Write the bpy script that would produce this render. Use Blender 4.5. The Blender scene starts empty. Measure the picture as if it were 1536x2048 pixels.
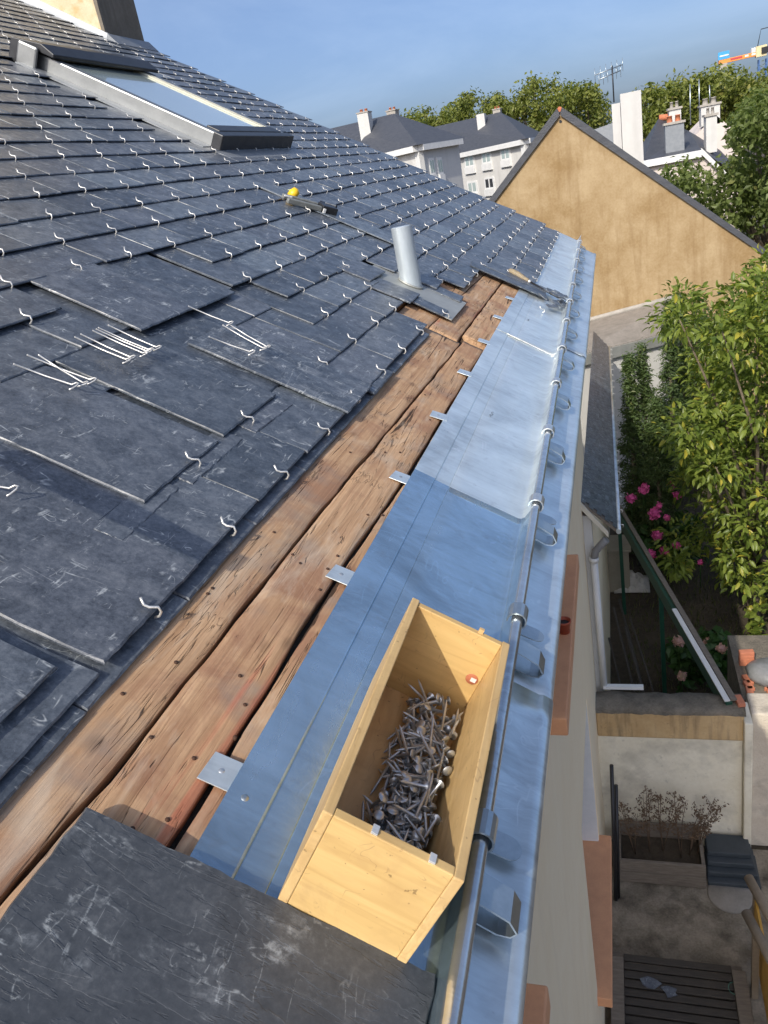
import bpy, bmesh, math, random
import numpy as np
from mathutils import Matrix, Vector, noise
random.seed(7)
R_ = random.Random(11)
SC = bpy.context.scene
COL = SC.collection
# ------------------------------------------------------------------ camera
F, CX, CY = 1540.0, 768.0, 1024.0          # focal length and centre in photo pixels
EYE = Vector((0, 0, 5.3))
def cray(x, y): return Vector((x - CX, -(y - CY), -F))
AY = cray(1215, 275).normalized()
AZ = -cray(1450, 4500).normalized(); AZ = (AZ - AY * AZ.dot(AY)).normalized()
AX = AY.cross(AZ)
RM = Matrix((AX, AY, AZ))                   # camera axes -> world
cam = bpy.data.cameras.new('camera'); co = bpy.data.objects.new('camera', cam); COL.objects.link(co)
cam.sensor_fit = 'HORIZONTAL'; cam.sensor_width = 36; cam.lens = 36 * F / 1536
cam.clip_start = 0.02; cam.clip_end = 6000
co.matrix_world = Matrix.Translation(EYE) @ RM.to_4x4()
SC.camera = co
# ------------------------------------------------------------------ roof frame
TH = math.radians(31.5); HH = 0.67
U = Vector((math.cos(TH), 0, -math.sin(TH))); V = Vector((0, 1, 0)); N = Vector((math.sin(TH), 0, math.cos(TH)))
def P(u, v, w=0.0): return EYE + U * u + V * v + N * (w - HH)
def ROOFM(u, v, w=0.0, rz=0.0, ry=0.0):
    B = Matrix((U, V, N)).transposed().to_4x4()
    return Matrix.Translation(P(u, v, w)) @ B @ Matrix.Rotation(rz, 4, 'Z') @ Matrix.Rotation(ry, 4, 'Y')
def wray(x, y): return (RM @ cray(x, y)).normalized()
def at(x, y, Y): d = wray(x, y); return EYE + d * (Y / d.y)
def atz(x, y, z): d = wray(x, y); return EYE + d * ((z - EYE.z) / d.z)
def pl(x, y, w=0.0):
    d = wray(x, y); q = d * (-(HH - w) / d.dot(N)); return q.dot(U), q.y
# ------------------------------------------------------------------ light
LT = (U * 1.08 + V * 1.65 - N).normalized()          # direction the sunlight travels
S = -LT
w = bpy.data.worlds.new('World'); SC.world = w; w.use_nodes = True
nt = w.node_tree; bg = nt.nodes['Background']
sky = nt.nodes.new('ShaderNodeTexSky'); sky.sky_type = 'NISHITA'; sky.sun_disc = False
sky.sun_elevation = math.asin(S.z); sky.sun_rotation = math.atan2(S.x, S.y)
sky.altitude = 1000; sky.air_density = 0.7; sky.dust_density = 9.0; sky.ozone_density = 4.0
tcw = nt.nodes.new('ShaderNodeTexCoord'); mpw = nt.nodes.new('ShaderNodeMapping'); mpw.inputs['Scale'].default_value = (1.2, 1.2, 4.5); mpw.inputs['Rotation'].default_value = (.25, .1, .4)
nzw = nt.nodes.new('ShaderNodeTexNoise'); nzw.inputs['Scale'].default_value = 2.2; nzw.inputs['Detail'].default_value = 8; nzw.inputs['Roughness'].default_value = .6; nzw.inputs['Distortion'].default_value = .5
rpw = nt.nodes.new('ShaderNodeMapRange'); rpw.inputs[1].default_value = .4; rpw.inputs[2].default_value = .75; rpw.inputs[3].default_value = .04; rpw.inputs[4].default_value = .26
mxw = nt.nodes.new('ShaderNodeMix'); mxw.data_type = 'RGBA'; mxw.inputs[7].default_value = (3.7, 4.6, 5.9, 1)
nt.links.new(tcw.outputs['Generated'], mpw.inputs[0]); nt.links.new(mpw.outputs[0], nzw.inputs['Vector']); nt.links.new(nzw.outputs['Fac'], rpw.inputs[0]); nt.links.new(rpw.outputs[0], mxw.inputs[0])
nt.links.new(sky.outputs[0], mxw.inputs[6]); nt.links.new(mxw.outputs[2], bg.inputs[0]); bg.inputs[1].default_value = 0.15
sun = bpy.data.lights.new('sun', 'SUN'); sun.energy = 2.85; sun.angle = math.radians(0.5); sun.color = (1, 0.92, 0.79)
so = bpy.data.objects.new('sun', sun); COL.objects.link(so)
so.rotation_euler = LT.to_track_quat('-Z', 'Y').to_euler(); so.location = (0, -5, 12)
vs = SC.view_settings; vs.view_transform = 'Standard'; vs.look = 'None'; vs.gamma = 1; vs.exposure = 0.4; vs.use_curve_mapping = False
# ------------------------------------------------------------------ object helpers
WM = {}
def tag(o, label=None, cat=None, group=None, kind=None):
    if label: o['label'] = label
    if cat: o['category'] = cat
    if group: o['group'] = group
    if kind: o['kind'] = kind
    return o
def place(o, M, parent=None):
    o.matrix_basis = M
    if parent is not None:
        o.parent = parent; o.matrix_parent_inverse = WM[parent.name].inverted()
    WM[o.name] = M.copy(); return o
def empty(name, loc, label, cat, group=None):
    o = bpy.data.objects.new(name, None); COL.objects.link(o); o.empty_display_size = .1
    place(o, Matrix.Translation(loc)); return tag(o, label, cat, group)
def inst(name, me, M, parent=None):
    o = bpy.data.objects.new(name, me); COL.objects.link(o); return place(o, M, parent)
class MB:
    def __init__(s): s.v = []; s.f = []; s.sm = []; s.mi = []; s.cur = 0
    def add(s, pts): i = len(s.v); s.v += [tuple(p) for p in pts]; return i
    def face(s, idx, smooth=False): s.f.append(tuple(idx)); s.sm.append(smooth); s.mi.append(s.cur)
    def poly(s, pts, smooth=False): i = s.add(pts); s.face(range(i, i + len(pts)), smooth)
    def hexa(s, p):            # p: 4 bottom, 4 top (same order, counter-clockwise seen from the top)
        i = s.add(p)
        for q in ((3, 2, 1, 0), (4, 5, 6, 7), (0, 1, 5, 4), (1, 2, 6, 5), (2, 3, 7, 6), (3, 0, 4, 7)): s.face([i + k for k in q])
    def box(s, x0, x1, y0, y1, z0, z1, fn=None):
        p = [(x0, y0, z0), (x1, y0, z0), (x1, y1, z0), (x0, y1, z0), (x0, y0, z1), (x1, y0, z1), (x1, y1, z1), (x0, y1, z1)]
        s.hexa([fn(*q) for q in p] if fn else p)
    def rbox(s, u0, u1, v0, v1, w0, w1): s.box(u0, u1, v0, v1, w0, w1, P)
    def prism(s, pts, d):      # extrude polygon pts by vector d
        n = len(pts); d = Vector(d); i = s.add([Vector(p) for p in pts] + [Vector(p) + d for p in pts])
        s.face([i + k for k in reversed(range(n))]); s.face([i + n + k for k in range(n)])
        for k in range(n): s.face([i + k, i + (k + 1) % n, i + n + (k + 1) % n, i + n + k])
    def tube(s, path, r, n=8, cap=True, smooth=True):
        path = [Vector(p) for p in path]; m = len(path)
        rr = r if isinstance(r, (list, tuple)) else [r] * m
        ref = None; rings = []
        for k, p in enumerate(path):
            t = (path[min(k + 1, m - 1)] - path[max(k - 1, 0)]).normalized()
            if ref is None: ref = t.orthogonal().normalized()
            ref = (ref - t * ref.dot(t)).normalized(); b = t.cross(ref)
            rings.append(s.add([p + (ref * math.cos(a) + b * math.sin(a)) * rr[k] for a in [2 * math.pi * j / n for j in range(n)]]))
        for k in range(m - 1):
            for j in range(n): s.face([rings[k] + j, rings[k] + (j + 1) % n, rings[k + 1] + (j + 1) % n, rings[k + 1] + j], smooth)
        if cap:
            s.face([rings[0] + j for j in reversed(range(n))]); s.face([rings[-1] + j for j in range(n)])
    def lathe(s, c, prof, n=16, axis='Z', smooth=True):
        c = Vector(c); rings = []
        for r, z in prof: rings.append(s.add([c + Vector((r * math.cos(2 * math.pi * j / n), r * math.sin(2 * math.pi * j / n), z)) for j in range(n)]))
        for k in range(len(prof) - 1):
            for j in range(n): s.face([rings[k] + j, rings[k] + (j + 1) % n, rings[k + 1] + (j + 1) % n, rings[k + 1] + j], smooth)
    def mesh(s, name, mats):
        me = bpy.data.meshes.new(name); me.from_pydata(s.v, [], s.f)
        for m in (mats if isinstance(mats, (list, tuple)) else [mats]): me.materials.append(m)
        me.polygons.foreach_set('use_smooth', s.sm); me.polygons.foreach_set('material_index', s.mi); me.update(); return me
    def build(s, name, mats, parent=None, bevel=0, label=None, cat=None, group=None, kind=None, solid=0):
        a = np.array(s.v); lo, hi = a.min(0), a.max(0)
        o = Vector(((lo[0] + hi[0]) / 2, (lo[1] + hi[1]) / 2, lo[2]))
        s.v = [tuple(q) for q in (a - np.array(o))]
        ob = inst(name, s.mesh(name, mats), Matrix.Translation(o), parent)
        if bevel:
            m = ob.modifiers.new('bevel', 'BEVEL'); m.width = bevel; m.segments = 2; m.limit_method = 'ANGLE'
        if solid:
            m = ob.modifiers.new('solid', 'SOLIDIFY'); m.thickness = solid; m.offset = -1
        return tag(ob, label, cat, group, kind)
# ------------------------------------------------------------------ materials
class NT:
    def __init__(s, name):
        s.m = bpy.data.materials.new(name); s.m.use_nodes = True; s.t = s.m.node_tree; s.b = s.t.nodes['Principled BSDF']
    def n(s, typ, **kw):
        x = s.t.nodes.new(typ)
        for k, v in kw.items(): setattr(x, k, v)
        return x
    def l(s, a, b): s.t.links.new(a, b)
    def setv(s, sock, v):
        if hasattr(v, 'is_linked') or hasattr(v, 'links'): s.l(v, sock)
        else: sock.default_value = v
    def math(s, op, a, b=0.0, clamp=False):
        x = s.n('ShaderNodeMath', operation=op, use_clamp=clamp); s.setv(x.inputs[0], a); s.setv(x.inputs[1], b); return x.outputs[0]
    def coord(s, scale=(1, 1, 1), rnd=True, rot=(0, 0, 0)):
        tc = s.n('ShaderNodeTexCoord'); src = tc.outputs['Object']
        if rnd:
            oi = s.n('ShaderNodeObjectInfo'); ge = s.n('ShaderNodeNewGeometry')
            r = s.math('MULTIPLY', s.math('ADD', oi.outputs['Random'], ge.outputs['Random Per Island']), 43.0)
            cx = s.n('ShaderNodeCombineXYZ'); s.l(r, cx.inputs[0]); s.l(s.math('MULTIPLY', r, 1.7), cx.inputs[1]); s.l(s.math('MULTIPLY', r, .6), cx.inputs[2])
            ad = s.n('ShaderNodeVectorMath', operation='ADD'); s.l(src, ad.inputs[0]); s.l(cx.outputs[0], ad.inputs[1]); src = ad.outputs[0]
        mp = s.n('ShaderNodeMapping'); mp.inputs['Scale'].default_value = scale; mp.inputs['Rotation'].default_value = rot; s.l(src, mp.inputs[0]); return mp.outputs[0]
    def rand(s):
        oi = s.n('ShaderNodeObjectInfo'); ge = s.n('ShaderNodeNewGeometry')
        return s.math('FRACT', s.math('ADD', s.math('MULTIPLY', oi.outputs['Random'], 7.31), s.math('MULTIPLY', ge.outputs['Random Per Island'], 3.17)))
    def noise(s, vec, scale, detail=5, rough=.55, dist=0.0):
        x = s.n('ShaderNodeTexNoise'); s.l(vec, x.inputs['Vector']); x.inputs['Scale'].default_value = scale
        x.inputs['Detail'].default_value = detail; x.inputs['Roughness'].default_value = rough; x.inputs['Distortion'].default_value = dist
        return x.outputs['Fac']
    def ridge(s, n, wdt):          # thin lines where the noise crosses its middle value
        d = s.math('ABSOLUTE', s.math('SUBTRACT', n, .5)); return s.ramp(d, [(0, 1.0), (wdt, 0.0)])
    def ramp(s, fac, stops):
        x = s.n('ShaderNodeValToRGB'); e = x.color_ramp.elements
        while len(e) < len(stops): e.new(.5)
        for k, (p, c) in enumerate(stops):
            e[k].position = p; e[k].color = (c, c, c, 1) if not isinstance(c, tuple) else (*c, 1)
        s.l(fac, x.inputs[0]); return x.outputs[0]
    def mix(s, fac, a, b, mode='MIX'):
        x = s.n('ShaderNodeMix', data_type='RGBA', blend_type=mode); s.setv(x.inputs[0], fac)
        for sock, v in ((x.inputs[6], a), (x.inputs[7], b)):
            if isinstance(v, tuple): sock.default_value = (*v, 1) if len(v) == 3 else v
            else: s.l(v, sock)
        return x.outputs[2]
    def bump(s, h, strength=.3, dist=.002, prev=None):
        x = s.n('ShaderNodeBump'); x.inputs['Strength'].default_value = strength; x.inputs['Distance'].default_value = dist
        s.l(h, x.inputs['Height'])
        if prev is not None: s.l(prev, x.inputs['Normal'])
        return x.outputs[0]
    def out(s, col=None, rough=None, metal=None, normal=None, spec=None):
        b = s.b
        if col is not None:
            if isinstance(col, tuple): b.inputs['Base Color'].default_value = (*col, 1)
            else: s.l(col, b.inputs['Base Color'])
        if rough is not None: s.setv(b.inputs['Roughness'], rough)
        if metal is not None: b.inputs['Metallic'].default_value = metal
        if normal is not None: s.l(normal, b.inputs['Normal'])
        if spec is not None: b.inputs['Specular IOR Level'].default_value = spec
        return s.m
def simple(name, c1, c2=None, scale=6, rough=.7, metal=0, bump=.2, bd=.004, vec=(1, 1, 1), rnd=True, lo=.35, hi=.65, spec=None):
    t = NT(name); c2 = c2 or tuple(x * .8 for x in c1)
    co_ = t.coord(vec, rnd); n1 = t.noise(co_, scale, 6); n2 = t.noise(co_, scale * 7, 4)
    f = t.math('ADD', t.math('MULTIPLY', n1, .7), t.math('MULTIPLY', n2, .3))
    col = t.ramp(f, [(lo, c1), (hi, c2)])
    return t.out(col, rough, metal, t.bump(n2, bump, bd) if bump else None, spec)

def slate_mat(name, dust=0.0):
    t = NT(name); c = t.coord((1, 1, 1)); cs = t.coord((6, 13, 6), rot=(0, 0, .12))
    big = t.noise(c, 8, 4, .6, .3); mid = t.noise(c, 34, 5, .62, .4); fine = t.noise(c, 170, 6, .75); lam = t.noise(cs, 1.2, 5, .55, .5)
    f = t.math('ADD', t.math('ADD', t.math('MULTIPLY', big, .22), t.math('MULTIPLY', mid, .30)), t.math('MULTIPLY', fine, .48))
    base = t.ramp(f, [(.37, (.030, .038, .049)), (.5, (.080, .095, .114)), (.64, (.15, .17, .19))])
    tint = t.ramp(t.rand(), [(0, (.62, .65, .70)), (.35, (.90, .91, .95)), (.7, (1.06, 1.02, 1.04)), (1, (1.38, 1.42, 1.42))])
    base = t.mix(1.0, base, tint, 'MULTIPLY')
    # chalky scratches in several directions, gathered in patches
    l1 = t.ridge(t.noise(t.coord((30, 6, 6), rot=(0, 0, .55)), 1.0, 3, .5, .6), .016)
    l2 = t.ridge(t.noise(t.coord((5, 26, 6), rot=(0, 0, -.25)), 1.3, 3, .5, .5), .016)
    l3 = t.ridge(t.noise(t.coord((14, 14, 6)), 1.6, 2, .5, 1.6), .008)
    p1 = t.ramp(t.noise(c, 26, 4, .65), [(.52 - dust * .08, 0.0), (.64, 1.0)]); p2 = t.ramp(t.noise(t.coord((1, 1, 1), rot=(.4, .2, 1)), 21, 4, .65), [(.55 - dust * .1, 0.0), (.66, 1.0)])
    s_ = t.math('ADD', t.math('MULTIPLY', t.math('MAXIMUM', l1, l3), p1), t.math('MULTIPLY', l2, p2), True)
    base = t.mix(t.math('MULTIPLY', s_, .8), base, (.48, .51, .52))
    haze = t.math('MULTIPLY', t.ramp(t.noise(cs, 1.1, 6, .7, .8), [(.48, 0.0), (.72, 1.0)]), t.ramp(mid, [(.4, .2), (.6, 1.0)]))
    base = t.mix(t.math('MULTIPLY', haze, .26 + dust * .45), base, (.30, .315, .33))
    ro = t.ramp(mid, [(.3, .46), (.7, .33)])
    nb = t.bump(lam, .38, .0025); nb = t.bump(mid, .22, .0012, nb); nb = t.bump(fine, .4, .0007, nb)
    return t.out(base, ro, 0, nb, .55)
SLATE = slate_mat('slate'); SLATED = slate_mat('slate_dusty', 1.0)
def rough_slate():
    t = NT('rough_slate'); c = t.coord((1, 1, 1), False); cs = t.coord((4.5, 19, 5), False, (0, 0, -.22)); cw = t.coord((9, 17, 9), False, (0, 0, -.3))
    lam = t.noise(cs, 1.7, 6, .58, .3); fine = t.noise(c, 150, 6, .72); mid = t.noise(c, 30, 5, .62)
    rid = t.ramp(lam, [(.36, 0.0), (.375, .3), (.455, .34), (.47, .62), (.56, .66), (.575, 1.0)])
    base = t.ramp(t.math('ADD', t.math('MULTIPLY', mid, .5), t.math('MULTIPLY', fine, .5)), [(.32, (.034, .040, .047)), (.52, (.062, .069, .078)), (.68, (.105, .112, .12))])
    base = t.mix(t.math('MULTIPLY', t.ramp(rid, [(.2, 1.0), (.5, 0.0)]), .35), base, (.028, .032, .038))
    ch = t.math('MULTIPLY', t.ramp(t.noise(cw, 1.7, 6, .7, .8), [(.52, 0.0), (.66, 1.0)]), t.ramp(t.noise(c, 13, 4, .6), [(.48, 0.0), (.62, 1.0)]))
    ch = t.math('MULTIPLY', ch, t.ramp(mid, [(.38, .15), (.58, 1.0)]))
    base = t.mix(t.math('MULTIPLY', t.math('MULTIPLY', ch, t.ramp(fine, [(.4, .1), (.6, 1.0)])), .8), base, (.36, .39, .41))
    sc = t.math('MULTIPLY', t.math('MAXIMUM', t.ridge(t.noise(t.coord((26, 7, 6), False, (0, 0, .5)), 1.2, 3, .5, .5), .012), t.ridge(t.noise(t.coord((6, 24, 6), False, (0, 0, -.3)), 1.2, 3, .5, .5), .012)), t.ramp(t.noise(c, 17, 4, .6), [(.5, 0.0), (.62, 1.0)]))
    base = t.mix(t.math('MULTIPLY', t.math('MULTIPLY', sc, t.ramp(fine, [(.42, 0.0), (.56, 1.0)])), .6), base, (.40, .43, .44))
    nb = t.bump(rid, .42, .0026); nb = t.bump(mid, .32, .0016, nb); nb = t.bump(fine, .25, .0005, nb)
    return t.out(base, t.ramp(mid, [(.3, .52), (.7, .38)]), 0, nb, .5)
RSLATE = rough_slate()

def zinc_mat(name, col, rough, film=False, metal=.62):
    t = NT(name); c = t.coord((1, 1, 1), False); cs = t.coord((3, 26, 3), False); cl = t.coord((40, 1.5, 40), False)
    big = t.noise(c, 4.5, 6, .62, .8); st = t.noise(cs, 2.2, 6, .65, .7); ln = t.noise(cl, 1.2, 5)
    f = t.math('ADD', t.math('MULTIPLY', big, .72), t.math('MULTIPLY', st, .28))
    d = tuple(x * .70 for x in col); e = tuple(min(1, x * 1.2) for x in col)
    base = t.ramp(f, [(.36, d), (.5, col), (.64, e)])
    if film:
        foot = t.ramp(t.noise(t.coord((16, 16, 16), False), 1.6, 6, .7, 2.2), [(.55, 0.0), (.66, 1.0)])
        zone = t.ramp(t.noise(c, 5, 3), [(.5, 0.0), (.64, 1.0)])
        base = t.mix(t.math('MULTIPLY', t.math('MULTIPLY', foot, zone), .5), base, (.62, .68, .74))
    scz = t.math('MULTIPLY', t.math('MAXIMUM', t.ridge(t.noise(t.coord((22, 5, 6), False, (0, 0, .7)), 1.0, 2, .5, .4), .006), t.ridge(t.noise(t.coord((5, 20, 6), False, (0, 0, .3)), 1.1, 2, .5, .4), .006)), t.ramp(t.noise(c, 9, 4, .6), [(.5, 0.0), (.6, 1.0)]))
    base = t.mix(t.math('MULTIPLY', scz, .5), base, tuple(min(1, x * 1.35) for x in col))
    grime = t.ramp(t.noise(c, 24, 5, .7, .3), [(.60, 0.0), (.72, 1.0)])
    base = t.mix(t.math('MULTIPLY', grime, .3), base, (.30, .31, .31))
    ro = t.ramp(t.math('ADD', t.math('MULTIPLY', big, .6), t.math('MULTIPLY', ln, .4)), [(.3, rough * .75), (.7, rough * 1.35)])
    nb = t.bump(big, .22, .012); nb = t.bump(ln, .06, .001, nb)
    return t.out(base, ro, metal, nb)
ZINC = zinc_mat('zinc', (.76, .82, .81), .33, False, .72); ZFILM = zinc_mat('zinc_film', (.44, .58, .68), .23, True, .85)
ZAPRON = zinc_mat('zinc_apron', (.70, .77, .79), .33, False, .8); ZROD = zinc_mat('zinc_hem', (.62, .65, .66), .22, False, .9)
ZGREY = simple('weathered_zinc', (.42, .43, .40), (.33, .34, .32), 9, .5, .45, .1)
ZPIPE = simple('vent_zinc', (.56, .62, .66), (.44, .50, .53), 14, .42, .45, .1, vec=(1, 1, .25))
STEEL = simple('steel_hook', (.80, .79, .75), (.62, .61, .58), 60, .32, .55, 0)
GALV = simple('galvanised_strap', (.52, .57, .59), (.40, .45, .47), 25, .34, .9, .05)
COLLAR = simple('bright_collar', (.70, .71, .70), (.56, .58, .58), 25, .3, .8, .05)
NAIL = simple('galvanised_nail', (.60, .635, .66), (.38, .405, .43), 30, .36, .7, .05)
LEAD = simple('lead', (.30, .32, .34), (.24, .26, .28), 10, .5, .5, .1)
def wood_old():
    t = NT('old_board'); c = t.coord((1, 1, 1)); g = t.coord((48, 2.4, 20)); g2 = t.coord((150, 5, 50)); ck = t.coord((34, 1.6, 10))
    gr = t.noise(g, 1.3, 7, .6, .9); gf = t.noise(g2, 1.0, 5, .6, .3); big = t.noise(c, 6.5, 5, .6, .5); big2 = t.noise(c, 11, 4, .55)
    gv = t.noise(t.coord((420, 9, 60)), 1.0, 4, .6)
    f = t.math('ADD', t.math('ADD', t.math('MULTIPLY', gr, .4), t.math('MULTIPLY', gf, .35)), t.math('MULTIPLY', gv, .25))
    base = t.ramp(f, [(.28, (.21, .115, .062)), (.45, (.41, .25, .14)), (.6, (.56, .365, .215)), (.78, (.67, .475, .305))])
    base = t.mix(t.math('MULTIPLY', t.ramp(big, [(.48, 0.0), (.62, 1.0)]), .6), base, (.25, .12, .075))
    base = t.mix(t.math('MULTIPLY', t.ramp(big2, [(.52, 0.0), (.7, 1.0)]), .55), base, (.26, .22, .185))
    red = t.ramp(t.noise(t.coord((30, 1.2, 8)), 1.0, 3, .5, .4), [(.66, 0.0), (.74, 1.0)])
    base = t.mix(t.math('MULTIPLY', red, .5), base, (.5, .13, .075))
    knot = t.n('ShaderNodeTexVoronoi'); t.l(t.coord((13, 8, 8)), knot.inputs['Vector']); knot.inputs['Scale'].default_value = .8
    kn = t.ramp(knot.outputs['Distance'], [(.05, 1.0), (.12, 0.0)])
    base = t.mix(t.math('MULTIPLY', kn, .5), base, (.13, .075, .045))
    cr = t.ramp(t.noise(ck, 1.1, 6, .55, 1.1), [(.33, 1.0), (.36, 0.0)])
    base = t.mix(t.math('MULTIPLY', cr, .9), base, (.025, .014, .008))
    c2 = t.math('MULTIPLY', t.ridge(t.noise(t.coord((70, 3.2, 20)), 1.0, 3, .5, .7), .010), t.ramp(t.noise(t.coord((12, 5, 8)), 1.0, 4, .6), [(.5, 0.0), (.58, 1.0)]))
    c3 = t.math('MULTIPLY', t.ridge(t.noise(t.coord((130, 26, 20)), 1.0, 2, .5, .6), .025), t.ramp(t.noise(t.coord((14, 9, 8)), 1.0, 4, .6), [(.6, 0.0), (.66, .7)]))
    cr = t.math('MAXIMUM', cr, t.math('MAXIMUM', c2, c3))
    base = t.mix(t.math('MULTIPLY', cr, .62), base, (.06, .036, .022))
    pale = t.ramp(t.noise(t.coord((22, 5, 8)), 1.0, 5, .65, .6), [(.55, 0.0), (.72, 1.0)])
    base = t.mix(t.math('MULTIPLY', pale, .5), base, (.60, .49, .37))
    nb = t.bump(t.math('SUBTRACT', f, cr), .8, .003)
    return t.out(base, .75, 0, nb, .25)
OLDWOOD = wood_old()
def pine(name, a=(.53, .35, .135), b=(.64, .44, .185), vec=(3, 45, 30)):
    t = NT(name); g = t.coord(vec); gr = t.noise(g, 1.0, 6, .6, 1.2); c = t.coord((1, 1, 1)); st = t.noise(c, 22, 5, .6, .4)
    base = t.ramp(gr, [(.3, a), (.62, b)])
    base = t.mix(t.math('MULTIPLY', t.ramp(st, [(.5, 0.0), (.72, 1.0)]), .45), base, (.42, .27, .12))
    base = t.mix(t.math('MULTIPLY', t.ridge(t.noise(t.coord(tuple(x * .8 for x in vec)), .7, 3, .5, .8), .03), .4), base, (.44, .27, .10))
    base = t.mix(t.math('MULTIPLY', t.ramp(t.noise(c, 130, 2, .5), [(.25, 1.0), (.3, 0.0)]), .6), base, (.12, .07, .03))
    dirt = t.ramp(t.noise(c, 9, 6, .7, .6), [(.5, 0.0), (.7, 1.0)]); base = t.mix(t.math('MULTIPLY', dirt, .42), base, (.33, .215, .10))
    scr = t.math('MULTIPLY', t.ridge(t.noise(t.coord((40, 18, 30), rot=(.3, .2, .6)), 1.0, 2, .5, .5), .01), t.ramp(t.noise(c, 30, 3, .6), [(.52, 0.0), (.6, 1.0)])); base = t.mix(t.math('MULTIPLY', scr, .5), base, (.25, .15, .07))
    return t.out(base, t.ramp(dirt, [(0, .48), (1, .7)]), 0, t.bump(gr, .3, .0008), .4)
PINE = pine('pine_ply'); PINEV = pine('pine_side', (.52, .345, .15), (.63, .44, .20), (45, 3, 30)); PINED = pine('pine_floor', (.48, .30, .13), (.60, .40, .19), (40, 4, 30))
ENDG = simple('ply_edge', (.62, .42, .19), (.46, .29, .12), 40, .65, 0, .3, .001)
def render_mat(name, a, b, stain=(.2, .18, .15), amt=.4, scale=1.6, streak=True, bump=.25):
    t = NT(name); c = t.coord((1, 1, 1), False); n1 = t.noise(c, scale, 7, .62, .3); n2 = t.noise(c, scale * 14, 5)
    base = t.ramp(t.math('ADD', t.math('MULTIPLY', n1, .75), t.math('MULTIPLY', n2, .25)), [(.36, a), (.64, b)])
    sv = t.noise(t.coord((5, 5, .55) if streak else (1, 1, 1), False), scale * .9, 5, .6)
    base = t.mix(t.math('MULTIPLY', t.ramp(sv, [(.5, 0.0), (.75, 1.0)]), amt), base, stain)
    sp = t.ramp(t.noise(c, scale * 9, 6, .75, .4), [(.60, 0.0), (.70, 1.0)]); base = t.mix(t.math('MULTIPLY', sp, amt * .6), base, stain)
    return t.out(base, .85, 0, t.bump(n2, bump, .01), .2)
GABLEP = render_mat('ochre_render', (.29, .195, .092), (.43, .325, .19), (.235, .15, .068), .6, 2.2)
WALLB = render_mat('beige_render', (.86, .71, .48), (.90, .77, .55), (.76, .62, .43), .3, 2)
SILL = simple('terracotta_sill', (.74, .37, .19), (.64, .31, .16), 12, .7, 0, .15)
WHITEP = simple('white_paint', (.78, .78, .76), (.66, .67, .66), 4, .5, 0, .05)
WHITER = render_mat('white_render', (.56, .555, .53), (.64, .635, .61), (.40, .39, .37), .45, .6)
GREYSHADE = render_mat('grey_and_shade_render', (.52, .53, .53), (.60, .60, .58), (.40, .40, .39), .35, .5)  # grey post; also white block walls with their shade put into the colour
PINKR = render_mat('pale_pink_render', (.60, .53, .49), (.67, .60, .55), (.5, .44, .4), .3, .6)
YARDW = render_mat('stained_plaster', (.70, .64, .49), (.82, .77, .63), (.14, .12, .09), .6, 2.6, False)
OCHW = render_mat('stained_ochre', (.46, .31, .15), (.58, .42, .23), (.12, .095, .065), .75, 3.0)
STONEC = simple('mossy_stone', (.10, .09, .07), (.23, .20, .155), 9, .9, 0, .7, .02)
CONC = render_mat('stained_concrete', (.13, .11, .08), (.33, .285, .22), (.03, .026, .02), .9, 4.6, False)
CONCP = simple('pale_concrete', (.42, .39, .35), (.33, .31, .27), 8, .85)
RUBBLE = render_mat('rubble_wall', (.52, .45, .36), (.64, .58, .48), (.15, .13, .11), .6, 5, False, .8)
SOIL = simple('garden_soil', (.04, .03, .02), (.085, .066, .042), 2.5, .95, 0, .8, .03, rnd=False)
ROOFF = simple('far_slate_roof', (.045, .05, .062), (.075, .08, .092), 3, .55, 0, .3, .02, vec=(1, 1, 6))
FIBRE = simple('fibre_cement_roof', (.30, .27, .235), (.21, .19, .165), 7, .9, 0, .8, .01, rnd=False)
TERRA = simple('terracotta', (.55, .19, .09), (.42, .14, .07), 9, .75)
BRICK = simple('brick_clay', (.58, .21, .115), (.44, .16, .09), 14, .85, 0, .4)
BLACKP = simple('black_plastic', (.012, .012, .014), (.02, .02, .022), 9, .4)
DARKM = simple('dark_metal', (.03, .032, .036), (.05, .052, .057), 20, .42, .5, .05)
GREYP = simple('grey_plastic', (.16, .17, .16), (.22, .23, .22), 20, .5, 0, .05)
YELLOW = simple('yellow_plastic', (.85, .55, .02), (.8, .48, .02), 9, .4, 0, 0)
CHIMR = render_mat('lichen_render', (.55, .46, .29), (.68, .60, .42), (.50, .27, .05), .75, 7, False)
CHIMSHADE = render_mat('shaded_chimney_render', (.17, .15, .12), (.25, .22, .18), (.10, .09, .07), .5, 4)  # darker copy of the chimney render, shade painted into its colour
FLASH = simple('white_flashing', (.62, .65, .67), (.52, .55, .57), 8, .45, .3, .05)
ALU = simple('grey_aluminium', (.30, .31, .31), (.24, .25, .25), 12, .4, .7, .03)
GREENB = simple('dark_green_paint', (.010, .055, .035), (.016, .075, .045), 8, .45, 0, .1)
OLDBW = simple('weathered_planks', (.22, .185, .145), (.13, .108, .085), 5, .85, 0, .5, .004, (2, 14, 14))
PALLET = simple('dark_wet_wood', (.065, .055, .043), (.035, .03, .024), 6, .7, 0, .5, .004, (2, 16, 16))
LOG = simple('grey_pole_wood', (.30, .24, .17), (.21, .165, .115), 6, .8, 0, .3, .003)
BARK = simple('bark', (.20, .16, .11), (.11, .085, .06), 7, .9, 0, .8, .01, (4, 4, 1))
TWIG = simple('dry_twig', (.17, .11, .065), (.11, .07, .04), 20, .9, 0, 0)
YELP = simple('yellow_board', (.70, .42, .09), (.60, .33, .06), 5, .6)
CORD = simple('green_cord', (.08, .20, .15), None, 9, .6, 0, 0)
CLOTH = simple('pale_tarpaulin', (.55, .53, .48), (.42, .40, .36), 8, .8)
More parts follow.
